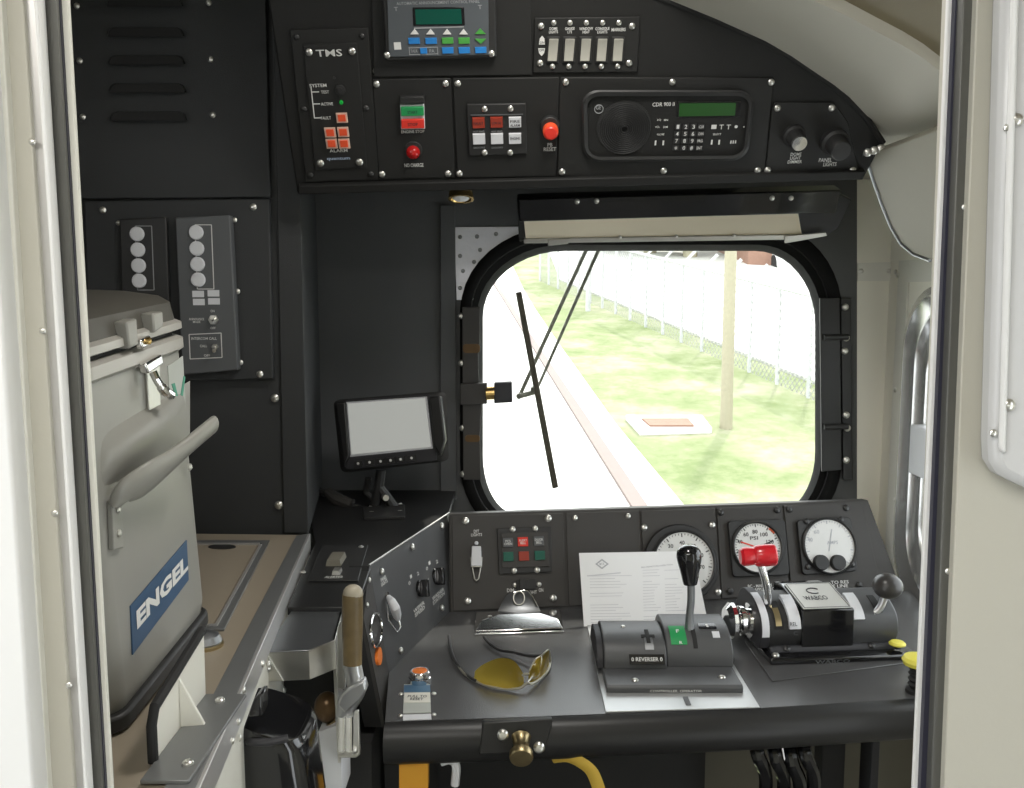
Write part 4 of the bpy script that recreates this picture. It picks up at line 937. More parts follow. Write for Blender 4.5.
child(apn, 'lettering', 'white_ink', lambda b: b.text(PA, 'PANEL\nLIGHTS', 384, 580.5, 6.5, 8, .0015, .05).text(PA, 'WIPER\nSPEED', 419.5, 609, 12, 8, .0015, .05).text(PA, 'WASHER\nSTATION', 438.5, 596, 13, 8, .0015, .05)
      .text(PA, '0', 409.5, 583, 2, 3.4, .0015, .06).text(PA, '1', 411, 576.5, 2, 3.4, .0015, .06).text(PA, '2', 418, 573.5, 2, 3.4, .0015, .06).text(PA, '0', 427, 568.5, 2, 3.4, .0015, .06).text(PA, '1', 429.5, 563, 2, 3.4, .0015, .06).text(PA, '2', 437, 561.5, 2, 3.4, .0015, .06).text(PA, 'HI', 427, 581.5, 4, 3.4, .0015, .06))
child(apn, 'toggle_lever', 'lens_white', lambda b: b.tube([PA.hit(388.5, 597, .004), PA.hit(391.5, 601, .012), PA.hit(395, 608, .016), PA.hit(397, 615, .013), PA.hit(398, 619, .008)], [.004, .0065, .008, .007, .004], 12))
child(apn, 'toggle_guard', 'chrome', lambda b: b.tube([PA.hit(387, 604, .003), PA.hit(388.5, 620, .008), PA.hit(397, 632, .008), PA.hit(400.5, 627, .008), PA.hit(396, 610, .004)], .0015, 8).cylpx(PA, 388, 594, 2.4, 0, .004, 10))
child(apn, 'gauge_ring', 'chrome', lambda b: b.tube([PS.hit(376 + 5.5 * math.cos(t * .3142), 630 + 17 * math.sin(t * .3142), .004) for t in range(20)], .0022, 8, True))
child(apn, 'orange_indicator', 'orange_cap', lambda b: b.plate(PS, clock(380, 656, 9, 2.4), 0, .004))
child(apn, 'lower_skirt', 'under_desk', lambda b: b.loops([[eF, aq[0], aq[3], eE], [p + V((-.03, 0, 0)) for p in (eF, aq[0], aq[3], eE)]]).wbox(eF.x - .03, eF.x + .01, 1.2, 1.36, .5, ZD - .05))
# ================================================================== monitor
PM = Pl(hY(342, 470, 1.70), hY(447, 461, 1.66), hY(342, 396, 1.715))
mo = thing('monitor', 'small black monitor with pale screen on a bracket beside the windshield', 'monitor', hY(383, 512, 1.72))
child(mo, 'housing', 'soft_black', lambda b: b.loops([[PM.hit(x, y, w) for x, y in rq(q, .06, 4, 1.3)] for q, w in (([(338, 402), (444, 393), (447, 461), (344, 472)], -.03), ([(333, 400), (446, 391), (449, 461), (341, 473)], -.012), ([(333, 400), (446, 391), (449, 461), (341, 473)], .0), ([(341, 402), (438, 395), (440, 460), (346, 470)], .006))]), ang=40)
child(mo, 'front_frame', 'seat_dark', lambda b: b.plate(PM, rq([(343, 400), (430, 394), (437, 461), (345, 470)], .04, 3), .006, .010), bev=.0012)
child(mo, 'screen', 'screen_reflection', lambda b: b.plate(PM, [(347.5, 403.5), (425, 398), (431, 447), (351.5, 454.5)], .010, .0108))
child(mo, 'screen_rim', 'print_grey', lambda b: b.plate(PM, [(346, 402), (427, 396.5), (433, 448.5), (350, 457)], .0095, .0102))
child(mo, 'side_grip', 'bullnose_black', lambda b: b.plate(PM, [(429, 397), (440, 396), (445, 440), (440, 457), (434, 446)], .006, .022), bev=.003)
child(mo, 'side_grip', 'bullnose_black', lambda b: b.plate(PM, [(335, 402), (345, 402), (349, 455), (344, 468)], .004, .018), bev=.003)
for x, y in ((358, 463.5), (369.5, 462.3), (380.5, 461.3), (390.5, 460.3), (400.5, 459.3), (411.5, 458)):
    o = child(mo, 'button', 'soft_black', lambda b: b.bx(PM, x, y, 9, 6, .010, .013, .0006))
    child(o, 'button_mark', 'white_ink', lambda b: b.cylpx(PM, x, y, 1.4, .013, .0134, 8))
child(mo, 'bracket', 'soft_black', lambda b: b.tube([hY(381, 470, 1.715), hY(379, 487, 1.715), hY(374, 508, 1.72)], .010, 10).tube([hY(379, 487, 1.715), hY(396, 510, 1.72)], .010, 10).tube([hY(368, 478, 1.72), hY(366, 492, 1.73), hY(374, 500, 1.72)], .007, 8).plate(PLd, [(363, 507), (405, 504), (405, 516), (364, 517)], .0, .006), bev=.001)
child(mo, 'bracket_knob', 'screw_metal', lambda b: b.tube([hY(384, 497, 1.70), hY(386, 498, 1.685)], .006, 10))
cb = thing('cable', 'dark cable with a grey plug in the corner left of the monitor', 'cable', hY(318, 512, 1.74))
child(cb, 'cord', 'rubber', lambda b: b.tube(arc([hY(316, 420, 1.84), hY(314, 470, 1.82), hY(316, 488, 1.80), hY(326, 494, 1.78)]), .008, 8))
child(cb, 'plug', 'panel_grey', lambda b: b.tube([hY(328, 492, 1.77), hY(338, 500, 1.75), hY(352, 505, 1.74)], [.010, .014, .012], 10))
child(cb, 'lead', 'rubber', lambda b: b.tube(arc([hY(352, 505, 1.74), hY(362, 508, 1.74), hY(370, 507, 1.735)]), .005, 8))

# ================================================================== stainless bracket, lever, handset (lower left)
Y0 = 1.165
st = thing('steel_bracket', 'folded stainless steel bracket below the black ledge', 'bracket', hY(300, 680, 1.06))
zt = ZL - .006
pA, pB, pC_, pD = hZ(263, 652, zt), hZ(309, 650, zt), hZ(335, 640, zt), hZ(340, 616, zt)
def _s(b):
    q = [pA, pB, pC_, V((pD.x, 1.165, zt)), V((pA.x - .0, 1.165, zt))]
    b.prism(q, (0, 0, -.003))
child(st, 'top_plate', 'brushed_dark_steel', _s, bev=.0008)
def _s(b):
    d = hY(263, 682, pA.y).z - zt
    for a, c in ((pA, pB), (pB, pC_)):
        b.prism([a, c, c + V((0, 0, d)), a + V((0, 0, d))], (0, .003, 0))
child(st, 'front_flange', 'steel', _s, bev=.0008)
child(st, 'corner_gusset', 'steel', lambda b: b.prism([pA + V((.004, -.002, 0)), hY(283, 681, pA.y - .002), hY(268, 681, pA.y - .002)], (0, .003, 0)))
child(st, 'side_flange', 'steel', lambda b: b.prism([pC_, V((pD.x, 1.165, zt)), V((pD.x, 1.165, zt - .16)), pC_ + V((.004, 0, -.16))], (-.004, 0, 0)), bev=.0008)
for x, y in ((266, 668),): put(SCREW, 'bolt', st, hY(x, y, pA.y - .003), V((0, -1, 0)), .006)
# back plate under the bracket with bolt
YB = 1.14
o = MB(); o.prism([hY(252, 672, YB), hY(345, 672, YB), hY(345, 800, YB), hY(240, 800, YB)], (0, .01, 0)); o = o.build('backing_plate', 'under_desk'); tag(o, 'dark backing plate under the stainless bracket', 'plate')
put(SCREW, 'bolt', o, hY(281, 690, YB), V((0, -1, 0)), .007)
b = MB(); b.prism([hY(318, 732, 1.08), hY(341, 724, 1.08), hY(342, 800, 1.08), hY(322, 800, 1.08)], (0, .062, 0)); o = b.build('white_plate', 'lens_white', bev=.001); tag(o, 'small pale plate left of the silver lever foot', 'plate')
lv = thing('hand_lever', 'silver lever with worn brown grip standing left of the angled panel', 'lever', hY(350, 758, 1.06))
PLv = Pl(hY(330, 760, 1.05), hY(370, 760, 1.05), hY(350, 600, 1.05))
child(lv, 'grip', 'wood_grip', lambda b: b.tube([hY(352.5, y, 1.05) for y in (664, 650, 620, 600, 594)], [.0115, .0118, .0128, .0128, .0125], 16, False, .8))
child(lv, 'grip_end', 'grip_end', lambda b: b.ball(hY(353, 594, 1.05), .0124, .010, .012, 16))
child(lv, 'shank', 'lever_silver', lambda b: b.tube(arc([hY(352, 664, 1.05), hY(355, 680, 1.05), hY(356, 690, 1.05), hY(347, 706, 1.05), hY(344, 722, 1.05)]), [.0115] * 12 + [.012] * 7 + [.011] * 6, 12, False, .6))
child(lv, 'side_bar', 'steel', lambda b: b.plate(PLv, [(337, 628), (342, 622), (345, 690), (337, 688)], -.012, -.004), bev=.001)
child(lv, 'elbow', 'lever_silver', lambda b: b.plate(PLv, [(349, 688), (364, 680), (367, 690), (360, 701), (345, 714), (337, 706), (340, 696)], -.004, .012), bev=.003)
ft = child(lv, 'foot', 'steel', lambda b: b.plate(PLv, [(337, 716), (358, 712), (360, 755), (356, 758), (338, 758)], -.012, -.004), bev=.001)
child(lv, 'link', 'chrome', lambda b: b.tube([hY(342, 716, 1.045), hY(342, 750, 1.045)], .005, 10).tube([hY(349, 716, 1.045), hY(349, 750, 1.045)], .005, 10))
screws(lv, PLv, [(341.5, 750), (353, 749.5)], 4.5, -.004)
b = MB(); c = hY(327, 707, 1.10); b.ball(c, .0165, .0165, .020, 20); kb_ = b.build('lever_knob', 'rust_brown', center=c); tag(kb_, 'dark brown worn round knob behind the silver lever', 'knob')
child(kb_, 'neck', 'dull_brass', lambda b: b.tube([c + V((.004, 0, -.018)), c + V((.012, .0, -.03))], [.011, .012], 12))
hs = thing('handset_cradle', 'glossy black handset cradle on the side of the counter', 'handset', hY(280, 770, .93))
YH = .87
def _hb(b):
    L = []
    for y, k in ((714, .80), (713, .95), (717, 1.0), (730, 1.01), (760, 1.0), (800, .98)):
        P = []
        for i in range(48):
            t = 2 * math.pi * i / 48; c_, s_ = math.cos(t), math.sin(t)
            sx = abs(c_) ** .5 * (1 if c_ > 0 else -1); sy = abs(s_) ** .6 * (1 if s_ > 0 else -1)
            xl, xr = 241, 309 + max(0, (y - 713)) * .16
            P.append(hY((xl + xr) / 2 + (xr - xl) / 2 * k * sx, y, YH + .05) + V((0, .05 * k * sy, -.012 * sx if y < 720 else 0)))
        L.append(P)
    b.loops(L)
child(hs, 'body', 'gloss_black', _hb, ang=60)
child(hs, 'bracket_block', 'gloss_black', lambda b: b.prism([hY(247, 718, .865), hY(255, 697, .865), hY(262, 694, .865), hY(262, 718, .865)], (0, .025, 0)), bev=.003)
child(hs, 'band', 'seat_dark', lambda b: b.tube(arc([hY(242, 739, YH + .02), hY(252, 742, YH - .002), hY(270, 742, YH - .004), hY(288, 738, YH)]), .004, 8))

# ================================================================== things on the desk
# paper leaning on the instrument panel
PP = Pl(hY(584, 628, 1.512), hY(706, 616, 1.525), hY(640, 551, 1.592))
pq = [(579, 553), (693, 551), (706.5, 615), (584, 627.5)]
pap = thing('paper_sheet', 'white printed form leaning upright on the panel behind the black lever', 'paper', PP.hit(640, 636))
child(pap, 'sheet', 'paper', lambda b: b.plate(PP, pq, 0, .0007))
def _pr(b):
    for cx, cy, w, h in ((600, 574, 10, 1.6),): b.bx(PP, 604, 574.3, 34, 1.1, .0007, .0011)
    rnd = random.Random(7)
    for row in range(19):
        y = 570 + row * 2.9
        for x0, x1 in ((589, 632), (642, 660), (664, 684)):
            if row < 2 and x0 < 640: continue
            if rnd.random() < .14: continue
            e = x1 - rnd.random() * (x1 - x0) * .5; t = (y - 551) / 80
            xs = x0 + t * 2
            b.plate(PP, [(xs, y), (e + t * 2, y - .6), (e + t * 2, y - .1), (xs, y + .5)], .0007, .001)
child(pap, 'print_lines', 'faint_print', _pr)
def _dm(b):
    c, R1, R2 = (602, 564), 6.5, 4.4
    L = [[PP.hit(c[0] + sx * r * 1.05, c[1] + sy * r * .8, w) for sx, sy in ((0, -1), (1, 0), (0, 1), (-1, 0))] for r, w in ((R1, .0007), (R1, .0012), (R2, .0012), (R2, .0007))]
    b.loops(L, False, False); pass
child(pap, 'logo', 'print_grey', _dm)
child(pap, 'logo_lettering', 'print_grey', lambda b: b.text(PP, 'MTA', 602, 564, 5, 2.4, .0012))
child(pap, 'heading', 'print_grey', lambda b: b.text(PP, 'PRE-DEPARTURE INSPECTION', 657, 566, 32, 1.5, .0012))

# controller -----------------------------------------------------------------
bpq = [(587, 624), (708, 622), (760, 707), (605.5, 711.5)]
con = thing('reverser_controller', 'grey reverser controller with upright black knob lever and green patch', 'controller', V((.23, 1.38, ZD)))
child(con, 'base_plate', 'satin_plate', lambda b: b.plate(PD, bpq, 0, .002), bev=.0006)
child(con, 'front_slot', 'grey_module', lambda b: b.bx(PD, 687, 700.5, 5, 8, .002, .0032))
def strip(b, prof, X0, X1, i0, i1, lo, hi, X0b=None, X1b=None):
    """a band following a (Y,h) profile between indices, offset outwards lo..hi"""
    pts = prof[i0:i1 + 1]; A, B = [], []
    for k, (y, h) in enumerate(pts):
        a = Vector((pts[max(k - 1, 0)][0], pts[max(k - 1, 0)][1])); c = Vector((pts[min(k + 1, len(pts) - 1)][0], pts[min(k + 1, len(pts) - 1)][1]))
        t = (c - a).normalized(); nrm = Vector((-t.y, t.x))
        A.append((y + nrm.x * lo, h + nrm.y * lo)); B.append((y + nrm.x * hi, h + nrm.y * hi))
    ring = A + B[::-1]
    b.loops([[V((X0, y, ZD + h)) for y, h in ring], [V((X1, y, ZD + h)) for y, h in ring]])
    return b
def smooth(p, n=5): return [(q.x, q.y) for q in arc([V((a, c, 0)) for a, c in p], n)]
slab = [(1.246, .002), (1.246, .010), (1.250, .013), (1.45, .013), (1.45, .002)]
def extr(b, prof, X0, X1, d0=0.0): return b.loops([[V((X0, y, ZD + h)) for y, h in prof], [V((X1, y, ZD + h)) for y, h in prof]])
child(con, 'base', 'controller_grey', lambda b: extr(b, slab, .137, .335), bev=.0015)
pl_ = smooth([(1.305, .012), (1.310, .031), (1.329, .048), (1.362, .055), (1.41, .049), (1.44, .012)])
pr_ = smooth([(1.313, .012), (1.317, .035), (1.337, .054), (1.371, .062), (1.42, .056), (1.452, .012)])
child(con, 'left_cover', 'controller_grey', lambda b: extr(b, pl_, .1395, .2345), bev=.002, ang=50)
child(con, 'left_end_cap', 'seat_dark', lambda b: extr(b, smooth([(1.309, .012), (1.314, .029), (1.332, .045), (1.362, .051), (1.407, .045), (1.435, .012)]), .129, .139), bev=.001, ang=50)
child(con, 'right_cover', 'controller_grey', lambda b: extr(b, pr_, .2355, .337), bev=.002, ang=50)
child(con, 'green_patch', 'green_lens', lambda b: strip(b, pr_, .2435, .268, 7, 13, .0, .001))
def onp(prof, i, X, d):
    y, h = prof[i]; y1, h1 = prof[i + 1]; t = Vector((y1 - y, h1 - h)).normalized()
    return Pl(V((X - .05, y, ZD + h)), V((X + .05, y, ZD + h)), V((X, y1, ZD + h1)))
F_ = onp(pr_, 10, .25, 0)
child(con, 'patch_numbers', 'white_ink', lambda b: b.text(F_, 'F', 677.5, 631, 3, 3, .0030, .05).text(F_, 'R', 681, 642.5, 3, 3, .0024, .05))
child(con, 'lever_slot', 'rubber', lambda b: strip(b, pr_, .277, .2835, 6, 14, .0, .0012))
child(con, 'window', 'gloss_black', lambda b: strip(b, pr_, .291, .318, 12, 14, .0, .0015))
child(con, 'number_tile', 'lens_white', lambda b: strip(b, pr_, .309, .320, 9, 11, .0, .0012))
child(con, 'lettering', 'white_ink', lambda b: b.text(onp(pr_, 14, .29, 0), '1', 707, 625.5, 2, 3, .003, .06))
child(con, 'key_slot', 'rubber', lambda b: strip(b, pl_, .199, .220, 11, 12, .0, .0012) and strip(b, pl_, .206, .212, 9, 14, .0, .0014))
child(con, 'key_plate', 'brushed_dark_steel', lambda b: strip(b, pl_, .203, .216, 7, 11, .0, .0008))
R_ = onp(pl_, 5, .19, 0)
child(con, 'name_strip', 'gloss_black', lambda b: b.bx(R_, 647, 659.3, 35, 10, .001, .0028))
child(con, 'name_lettering', 'white_ink', lambda b: b.text(R_, '0 REVERSER 0', 647, 659.3, 31, 4, .0034, .05))
child(con, 'base_lettering', 'white_ink', lambda b: b.text(Pl(V((.1, 1.246, ZD)), V((.3, 1.246, ZD)), V((.1, 1.246, ZD + .02))), 'CONTROLLER, OPERATOR', 676, 691.3, 52, 2.8, .0006, .03))
screws(con, PD, [(635, 681), (722, 678)], 3.6, .012)
put(SCREW, 'screw', con, V((.175, 1.368, ZD + .0545)), V((0, 0, 1)), .0038)
lvr = child(con, 'lever', 'brushed_dark_steel', lambda b: b.tube(arc([hY(690, 634, 1.352), hY(689.5, 618, 1.352), hY(691, 600, 1.35), hY(691, 582, 1.348)]), [.0085, .0085, .008, .0075, .007, .0065, .0062, .006, .006, .006, .006, .006, .006, .006, .006, .006, .006, .006, .006], 12))
kc = hY(690.2, 584, 1.348)
child(lvr, 'knob', 'gloss_black', lambda b: b.lathe(kc, (hY(688.5, 544, 1.348) - kc), [(.006, -.001), (.0105, 0), (.012, .006), (.015, .022), (.0185, .037), (.0193, .044), (.018, .052), (.0135, .0585), (.007, .0615), (0, .0622)], 28))

# brake unit ------------------------------------------------------------------
bk = thing('brake_valve', 'black brake valve unit with red handle and black ball handle', 'brake controller', V((.50, 1.40, ZD)))
BA = math.radians(5)
def bl(p):
    d = p - V((.50, 1.40, 0)); return V((.50 + d.x * math.cos(-BA) - d.y * math.sin(-BA), 1.40 + d.x * math.sin(-BA) + d.y * math.cos(-BA), p.z))
child(bk, 'gasket_plate', 'desk_top', lambda b: b.plate(PD, [(746, 640), (764, 678), (932, 663), (935, 640), (900, 604), (760, 608)], 0, .002), bev=.001)
child(bk, 'base', 'gloss_black', lambda b: extr(b, [(1.352, .002), (1.352, .010), (1.357, .013), (1.52, .013), (1.52, .002)], .398, .634), bev=.002)
child(bk, 'base_step', 'seat_dark', lambda b: extr(b, [(1.372, .012), (1.374, .018), (1.378, .021), (1.52, .021), (1.52, .012)], .405, .612), bev=.002)
pb = smooth([(1.384, .018), (1.378, .044), (1.388, .068), (1.422, .084), (1.47, .080), (1.505, .018)])
pbo = smooth([(1.380, .018), (1.373, .045), (1.384, .072), (1.422, .090), (1.473, .085), (1.509, .018)])
child(bk, 'left_drum', 'soft_black', lambda b: extr(b, pb, .403, .458), bev=.001, ang=50)
child(bk, 'right_drum', 'controller_grey', lambda b: extr(b, pb, .540, .618), bev=.003, ang=50)
child(bk, 'flange', 'seat_dark', lambda b: extr(b, pbo, .389, .404), bev=.001, ang=50)
child(bk, 'flange_band', 'lens_white', lambda b: strip(b, pbo, .391, .4025, 4, 16, .0, .001))
child(bk, 'handle_slot', 'rubber', lambda b: strip(b, pb, .4125, .4275, 6, 14, .0, .0012))
child(bk, 'slot_brass', 'dull_brass', lambda b: strip(b, pb, .4150, .4245, 7, 12, .001, .0018))
child(bk, 'position_scale', 'lens_white', lambda b: strip(b, pbo, .436, .454, 6, 15, -.006, .0005))
child(bk, 'scale_lettering', 'dark_ink', lambda b: b.text(onp(pbo, 8, .43, 0), 'REL', 791, 623, 7, 4, .0025, .06).text(onp(pbo, 8, .43, 0), 'C', 792.5, 632, 4, 4, .0025, .08))
child(bk, 'position_scale', 'lens_white', lambda b: strip(b, pbo, .5425, .560, 8, 15, -.006, .0005))
def _box(b):
    x0, x1, xb0, xb1 = .457, .542, .455, .534
    f = [(1.376, .018), (1.377, .079), (1.465, .094), (1.495, .088), (1.505, .018)]
    b.loops([[V((x0 if y < 1.42 else xb0, y, ZD + h)) for y, h in f], [V((x1 if y < 1.42 else xb1, y, ZD + h)) for y, h in f]])
child(bk, 'centre_cover', 'gloss_black', _box, bev=.0015)
PT = Pl(V((.44, 1.377, ZD + .079)), V((.53, 1.377, ZD + .079)), V((.44, 1.465, ZD + .094)))
child(bk, 'name_plate', 'plate_silver', lambda b: b.box(PT, .0195, .0985, .003, .086, .0005, .002), bev=.0004)
PTs = PT
def _np(b):
    for u0, u1, v0, v1 in ((.0215, .0965, .005, .006), (.0215, .0965, .083, .084), (.0215, .0225, .005, .084), (.0955, .0965, .005, .084)): b.box(PT, u0, u1, v0, v1, .002, .0024)
    tq = MB.text; q = []
    b.text(PTs, 'WABCO', 816, 597.5, 24, 4, .0026, .06)
    b.tube([PT.at(.058 + .011 * math.cos(t * .5236), .058 + .009 * math.sin(t * .5236), .0024) for t in range(1, 11)], .0011, 6)
child(bk, 'plate_print', 'dark_ink', _np)
child(bk, 'raised_lettering', 'brushed_dark_steel', lambda b: b.text(Pl(V((.4, 1.352, ZD)), V((.5, 1.352, ZD)), V((.4, 1.352, ZD + .02))), 'WABCO', 830, 661.5, 36, 3.2, .0008, .05))
for x, y in ((773, 661), ): put(SCREW, 'bolt', bk, V((.409, 1.362, ZD + .013)), V((0, 0, 1)), .006)
for X in (.432, .572): put(DSCREW, 'bolt', bk, V((X, 1.376, ZD + .018)), V((0, -.5, 1)), .006)
hc = V((.372, 1.425, ZD + .058))
child(bk, 'shaft', 'chrome', lambda b: b.lathe(V((.392, 1.425, ZD + .048)), (-1, 0, 0), [(.028, -.002), (.028, .006), (.020, .007), (.020, .014), (.024, .015), (.024, .021), (.013, .022), (.013, .027)], 28))
child(bk, 'shaft_knob', 'chrome', lambda b: b.lathe(V((.3655, 1.425, ZD + .048)), (-1, 0, 0), [(.013, -.002), (.026, .0), (.030, .004), (.030, .010), (.022, .017), (.010, .020), (0, .0205)], 14), ang=20)
rh = child(bk, 'red_handle_arm', 'chrome', lambda b: b.tube(arc([V((.42, 1.42, ZD + .07)), bl(hY(768.5, 606, 1.395)), bl(hY(766, 584, 1.385)), bl(hY(760, 563, 1.38))]), .0062, 12))
PR = hY(758, 556, 1.385)
a0, a1 = bl(hY(739.5, 557, 1.38)), bl(hY(777, 554.5, 1.38))
child(rh, 'red_grip', 'red_grip', lambda b: b.lathe(a0, a1 - a0, [(0, .0005), (.011, .001), (.0145, .005), (.0148, .012), (.0135, .022), (.0165, .026), (.0175, .040), (.017, .054), (.015, .0565), (0, .057)], 24))
bc = bl(hY(887.5, 586, 1.40))
ba = child(bk, 'ball_handle_arm', 'lever_silver', lambda b: b.tube(arc([bl(hY(869, 616, 1.40)), bl(hY(876, 612, 1.40)), bl(hY(882, 604, 1.40)), bc]), .006, 12).tube([bl(hY(866, 617, 1.40)), bl(hY(874, 615, 1.40))], .008, 12))
child(ba, 'ball', 'ball_black', lambda b: b.ball(bc, .0235, .0235, .0205, 28))
child(bk, 'arm_slot', 'rubber', lambda b: strip(b, pb, .583, .594, 10, 15, .0, .0012))
bk.rotation_euler.z = BA

# yellow pulls
o_ = hZ(897, 650, ZD + .015)
yk = thing('yellow_cap', 'small flat yellow cap at front right of the brake unit', 'knob', V((o_.x, o_.y, ZD)))
child(yk, 'stem', 'seat_dark', lambda b: b.lathe(V((o_.x, o_.y, ZD + .018)), (0, 0, 1), [(.006, 0), (.006, .008)], 12))
child(yk, 'cap', 'yellow_plastic', lambda b: b.lathe(V((o_.x, o_.y, ZD + .024)), (0, 0, 1), [(.0125, 0), (.0130, .002), (.010, .005), (0, .006)], 20))
o_ = hZ(917, 692, ZD)
ym = thing('mushroom_button', 'yellow mushroom button on a black ridged stem at the desk right end', 'button', o_)
child(ym, 'stem', 'rubber', lambda b: b.lathe(o_, (0, 0, 1), [(.016, 0), (.016, .005), (.010, .006)] + [(.0105 + .003 * (k % 2), .008 + k * .004) for k in range(8)] + [(.008, .042)], 20))
child(ym, 'cap', 'yellow_plastic', lambda b: b.lathe(o_ + V((0, 0, .04)), (0, 0, 1), [(.010, 0), (.021, .002), (.023, .008), (.020, .013), (.010, .017), (0, .018)], 28))

# orange push button on the desk
ob = hZ(420, 683, ZD)
pbt = thing('push_button', 'orange push button in a silver bezel with printed label plate, desk left corner', 'button', ob)
child(pbt, 'bezel', 'chrome', lambda b: b.lathe(ob, (0, 0, 1), [(.0155, 0), (.0165, .004), (.0165, .010), (.0150, .011), (.0150, .018), (.0135, .0195), (.0115, .0195), (.0115, .016)], 28))
child(pbt, 'cap', 'orange_cap', lambda b: b.lathe(ob, (0, 0, 1), [(.0115, .012), (.0115, .0185), (.009, .0195), (0, .0195)], 24))
lb = child(pbt, 'label_plate', 'sticker', lambda b: b.plate(PD, [(404, 684), (430, 684), (431, 712), (403, 713)], 0, .002), bev=.0005)
child(lb, 'blue_band', 'soft_blue', lambda b: b.plate(PD, [(404, 685), (430, 685), (430.5, 691.5), (404, 692)], .002, .0026))
child(lb, 'cream_band', 'cream_paint', lambda b: b.plate(PD, [(404.5, 693), (430, 692.5), (430.5, 702), (404, 702.5)], .002, .0026))
child(lb, 'print', 'dark_ink', lambda b: b.text(PD, 'PULL TO\nRESET', 417, 697.5, 19, 5, .003))
child(pbt, 'lower_label', 'lens_white', lambda b: b.plate(PD, [(403, 714.5), (431, 713.5), (431.5, 718.5), (403, 719.5)], 0, .002), bev=.0004)
screws(pbt, PD, [(401, 694.5), (434, 694), (400.5, 716), (434, 715)], 2.4, 0)

# clipboard clip
cl = thing('clipboard_clip', 'chrome clipboard clip lying at the back of the desk', 'clip', hZ(519, 632, ZD))
cl.location.z = ZD
child(cl, 'base_bar', 'chrome', lambda b: b.plate(PD, [(476, 612), (560, 609), (564, 631), (474, 634)], 0, .0035), bev=.001)
def _jaw(b):
    q = [(475, 632), (563, 629), (558, 619), (540, 613.5), (498, 615), (481, 621)]
    b.loops([[hZ(x, y, ZD + .004) for x, y in q], [hZ(x, y - 1, ZD + h) for (x, y), h in zip(q, (.007, .007, .016, .02, .02, .016))]])
child(cl, 'jaw', 'chrome', _jaw, bev=.002, seg=3)
PCl = Pl(hY(474, 634, 1.575), hY(564, 631, 1.575), hY(519, 595, 1.60))
def _sp(b):
    L = []
    for k in range(9):
        t = k / 8; y = 615 - 24 * t; hw = 23 - 7 * min(1, t * 1.6) - (6 * max(0, t - .6) / .4)
        L.append([PCl.hit(519 - hw, y, .012 * math.cos(t * 2.2)), PCl.hit(519, y - 2, .016 * math.cos(t * 2.0) + .004), PCl.hit(519 + hw, y - 1, .012 * math.cos(t * 2.2)), PCl.hit(519 + hw * .9, y - 1, .01 * math.cos(t * 2.2) - .003), PCl.hit(519 - hw * .9, y, .01 * math.cos(t * 2.2) - .003)])
    b.loops(L)
child(cl, 'spring_arch', 'brushed_dark_steel', _sp, ang=60)
child(cl, 'hanging_ring', 'steel', lambda b: b.tube([PCl.hit(519 + 5.5 * math.cos(t * .3927), 598 + 7 * math.sin(t * .3927), .018) for t in range(16)], .0013, 6, True))
child(cl, 'side_wire', 'chrome', lambda b: b.tube(arc([PCl.hit(514, 592, .01), PCl.hit(526, 590, .01), PCl.hit(532, 596, .012), PCl.hit(537, 606, .014)]), .0016, 6))
for x in (490, 546): put(SCREW, 'rivet', cl, PD.hit(x, 617, .0035), V((0, 0, 1)), .004)

# sunglasses
sg = thing('sunglasses', 'yellow lensed sunglasses lying on the dark desk top', 'sunglasses', hZ(510, 688, ZD))
sg.location.z = ZD
G = lambda x, y, h: hZ(x, y, ZD + h)
child(sg, 'frame', 'glasses_frame', lambda b: b.tube(arc([G(455, 661, .006), G(464, 673, .004), G(476, 681, .003), G(492, 687, .003), G(508, 689, .003), G(520, 688, .006), G(527, 683, .011), G(532, 684, .008), G(540, 679, .004), G(547, 672, .004), G(550, 664, .006), G(550, 657, .012)], 4), .0021, 8))
def lens(pts_lo, pts_hi, bulge):
    def f(b):
        lo, hi = arc(pts_lo, 4), arc(pts_hi, 4); n = len(lo); L = []
        for k in range(6):
            t = k / 5
            L.append([lo[i].lerp(hi[i], t) + V((0, -bulge * math.sin(t * math.pi) * math.sin(math.pi * i / (n - 1)), 0)) for i in range(n)])
        b.loops(L, False, False, False)
    return f
child(sg, 'lens', 'yellow_lens', lens([G(474, 680, .003), G(484, 685, .003), G(500, 688.5, .003), G(514, 689, .004), G(524, 684, .008)], [G(475, 671, .014), G(484, 664, .026), G(500, 658, .036), G(514, 661, .034), G(523, 673, .018)], .010), ang=80)
child(sg, 'lens', 'yellow_lens', lens([G(528, 683, .008), G(535, 681, .004), G(542, 677, .004), G(549, 667, .005)], [G(529, 672, .018), G(535, 660, .03), G(542, 655, .036), G(549, 650, .034)], .006), ang=80)
child(sg, 'nose_bridge', 'glasses_frame', lambda b: b.tube([G(522, 676, .016), G(525, 674, .018), G(529, 674, .017)], .002, 8))
child(sg, 'temple_arm', 'glasses_arm', lambda b: b.tube(arc([G(449, 636, .012), G(451, 650, .008), G(456, 662, .006), G(466, 674, .004), G(476, 681, .004)], 5), .0022, 8, False, 1.2))
child(sg, 'temple_arm', 'glasses_arm', lambda b: b.tube(arc([G(548, 655, .02), G(530, 656, .012), G(512, 652, .008), G(500, 650, .006), G(490, 644, .006), G(484, 637, .008)], 5), .0022, 8, False, 1.2))
# frame top rim of the right lens
child(sg, 'lens_rim', 'glasses_frame', lambda b: b.tube(arc([G(529, 672, .018), G(535, 660, .03), G(542, 655, .036), G(549, 650, .034), G(550, 662, .012)], 4), .0012, 6))
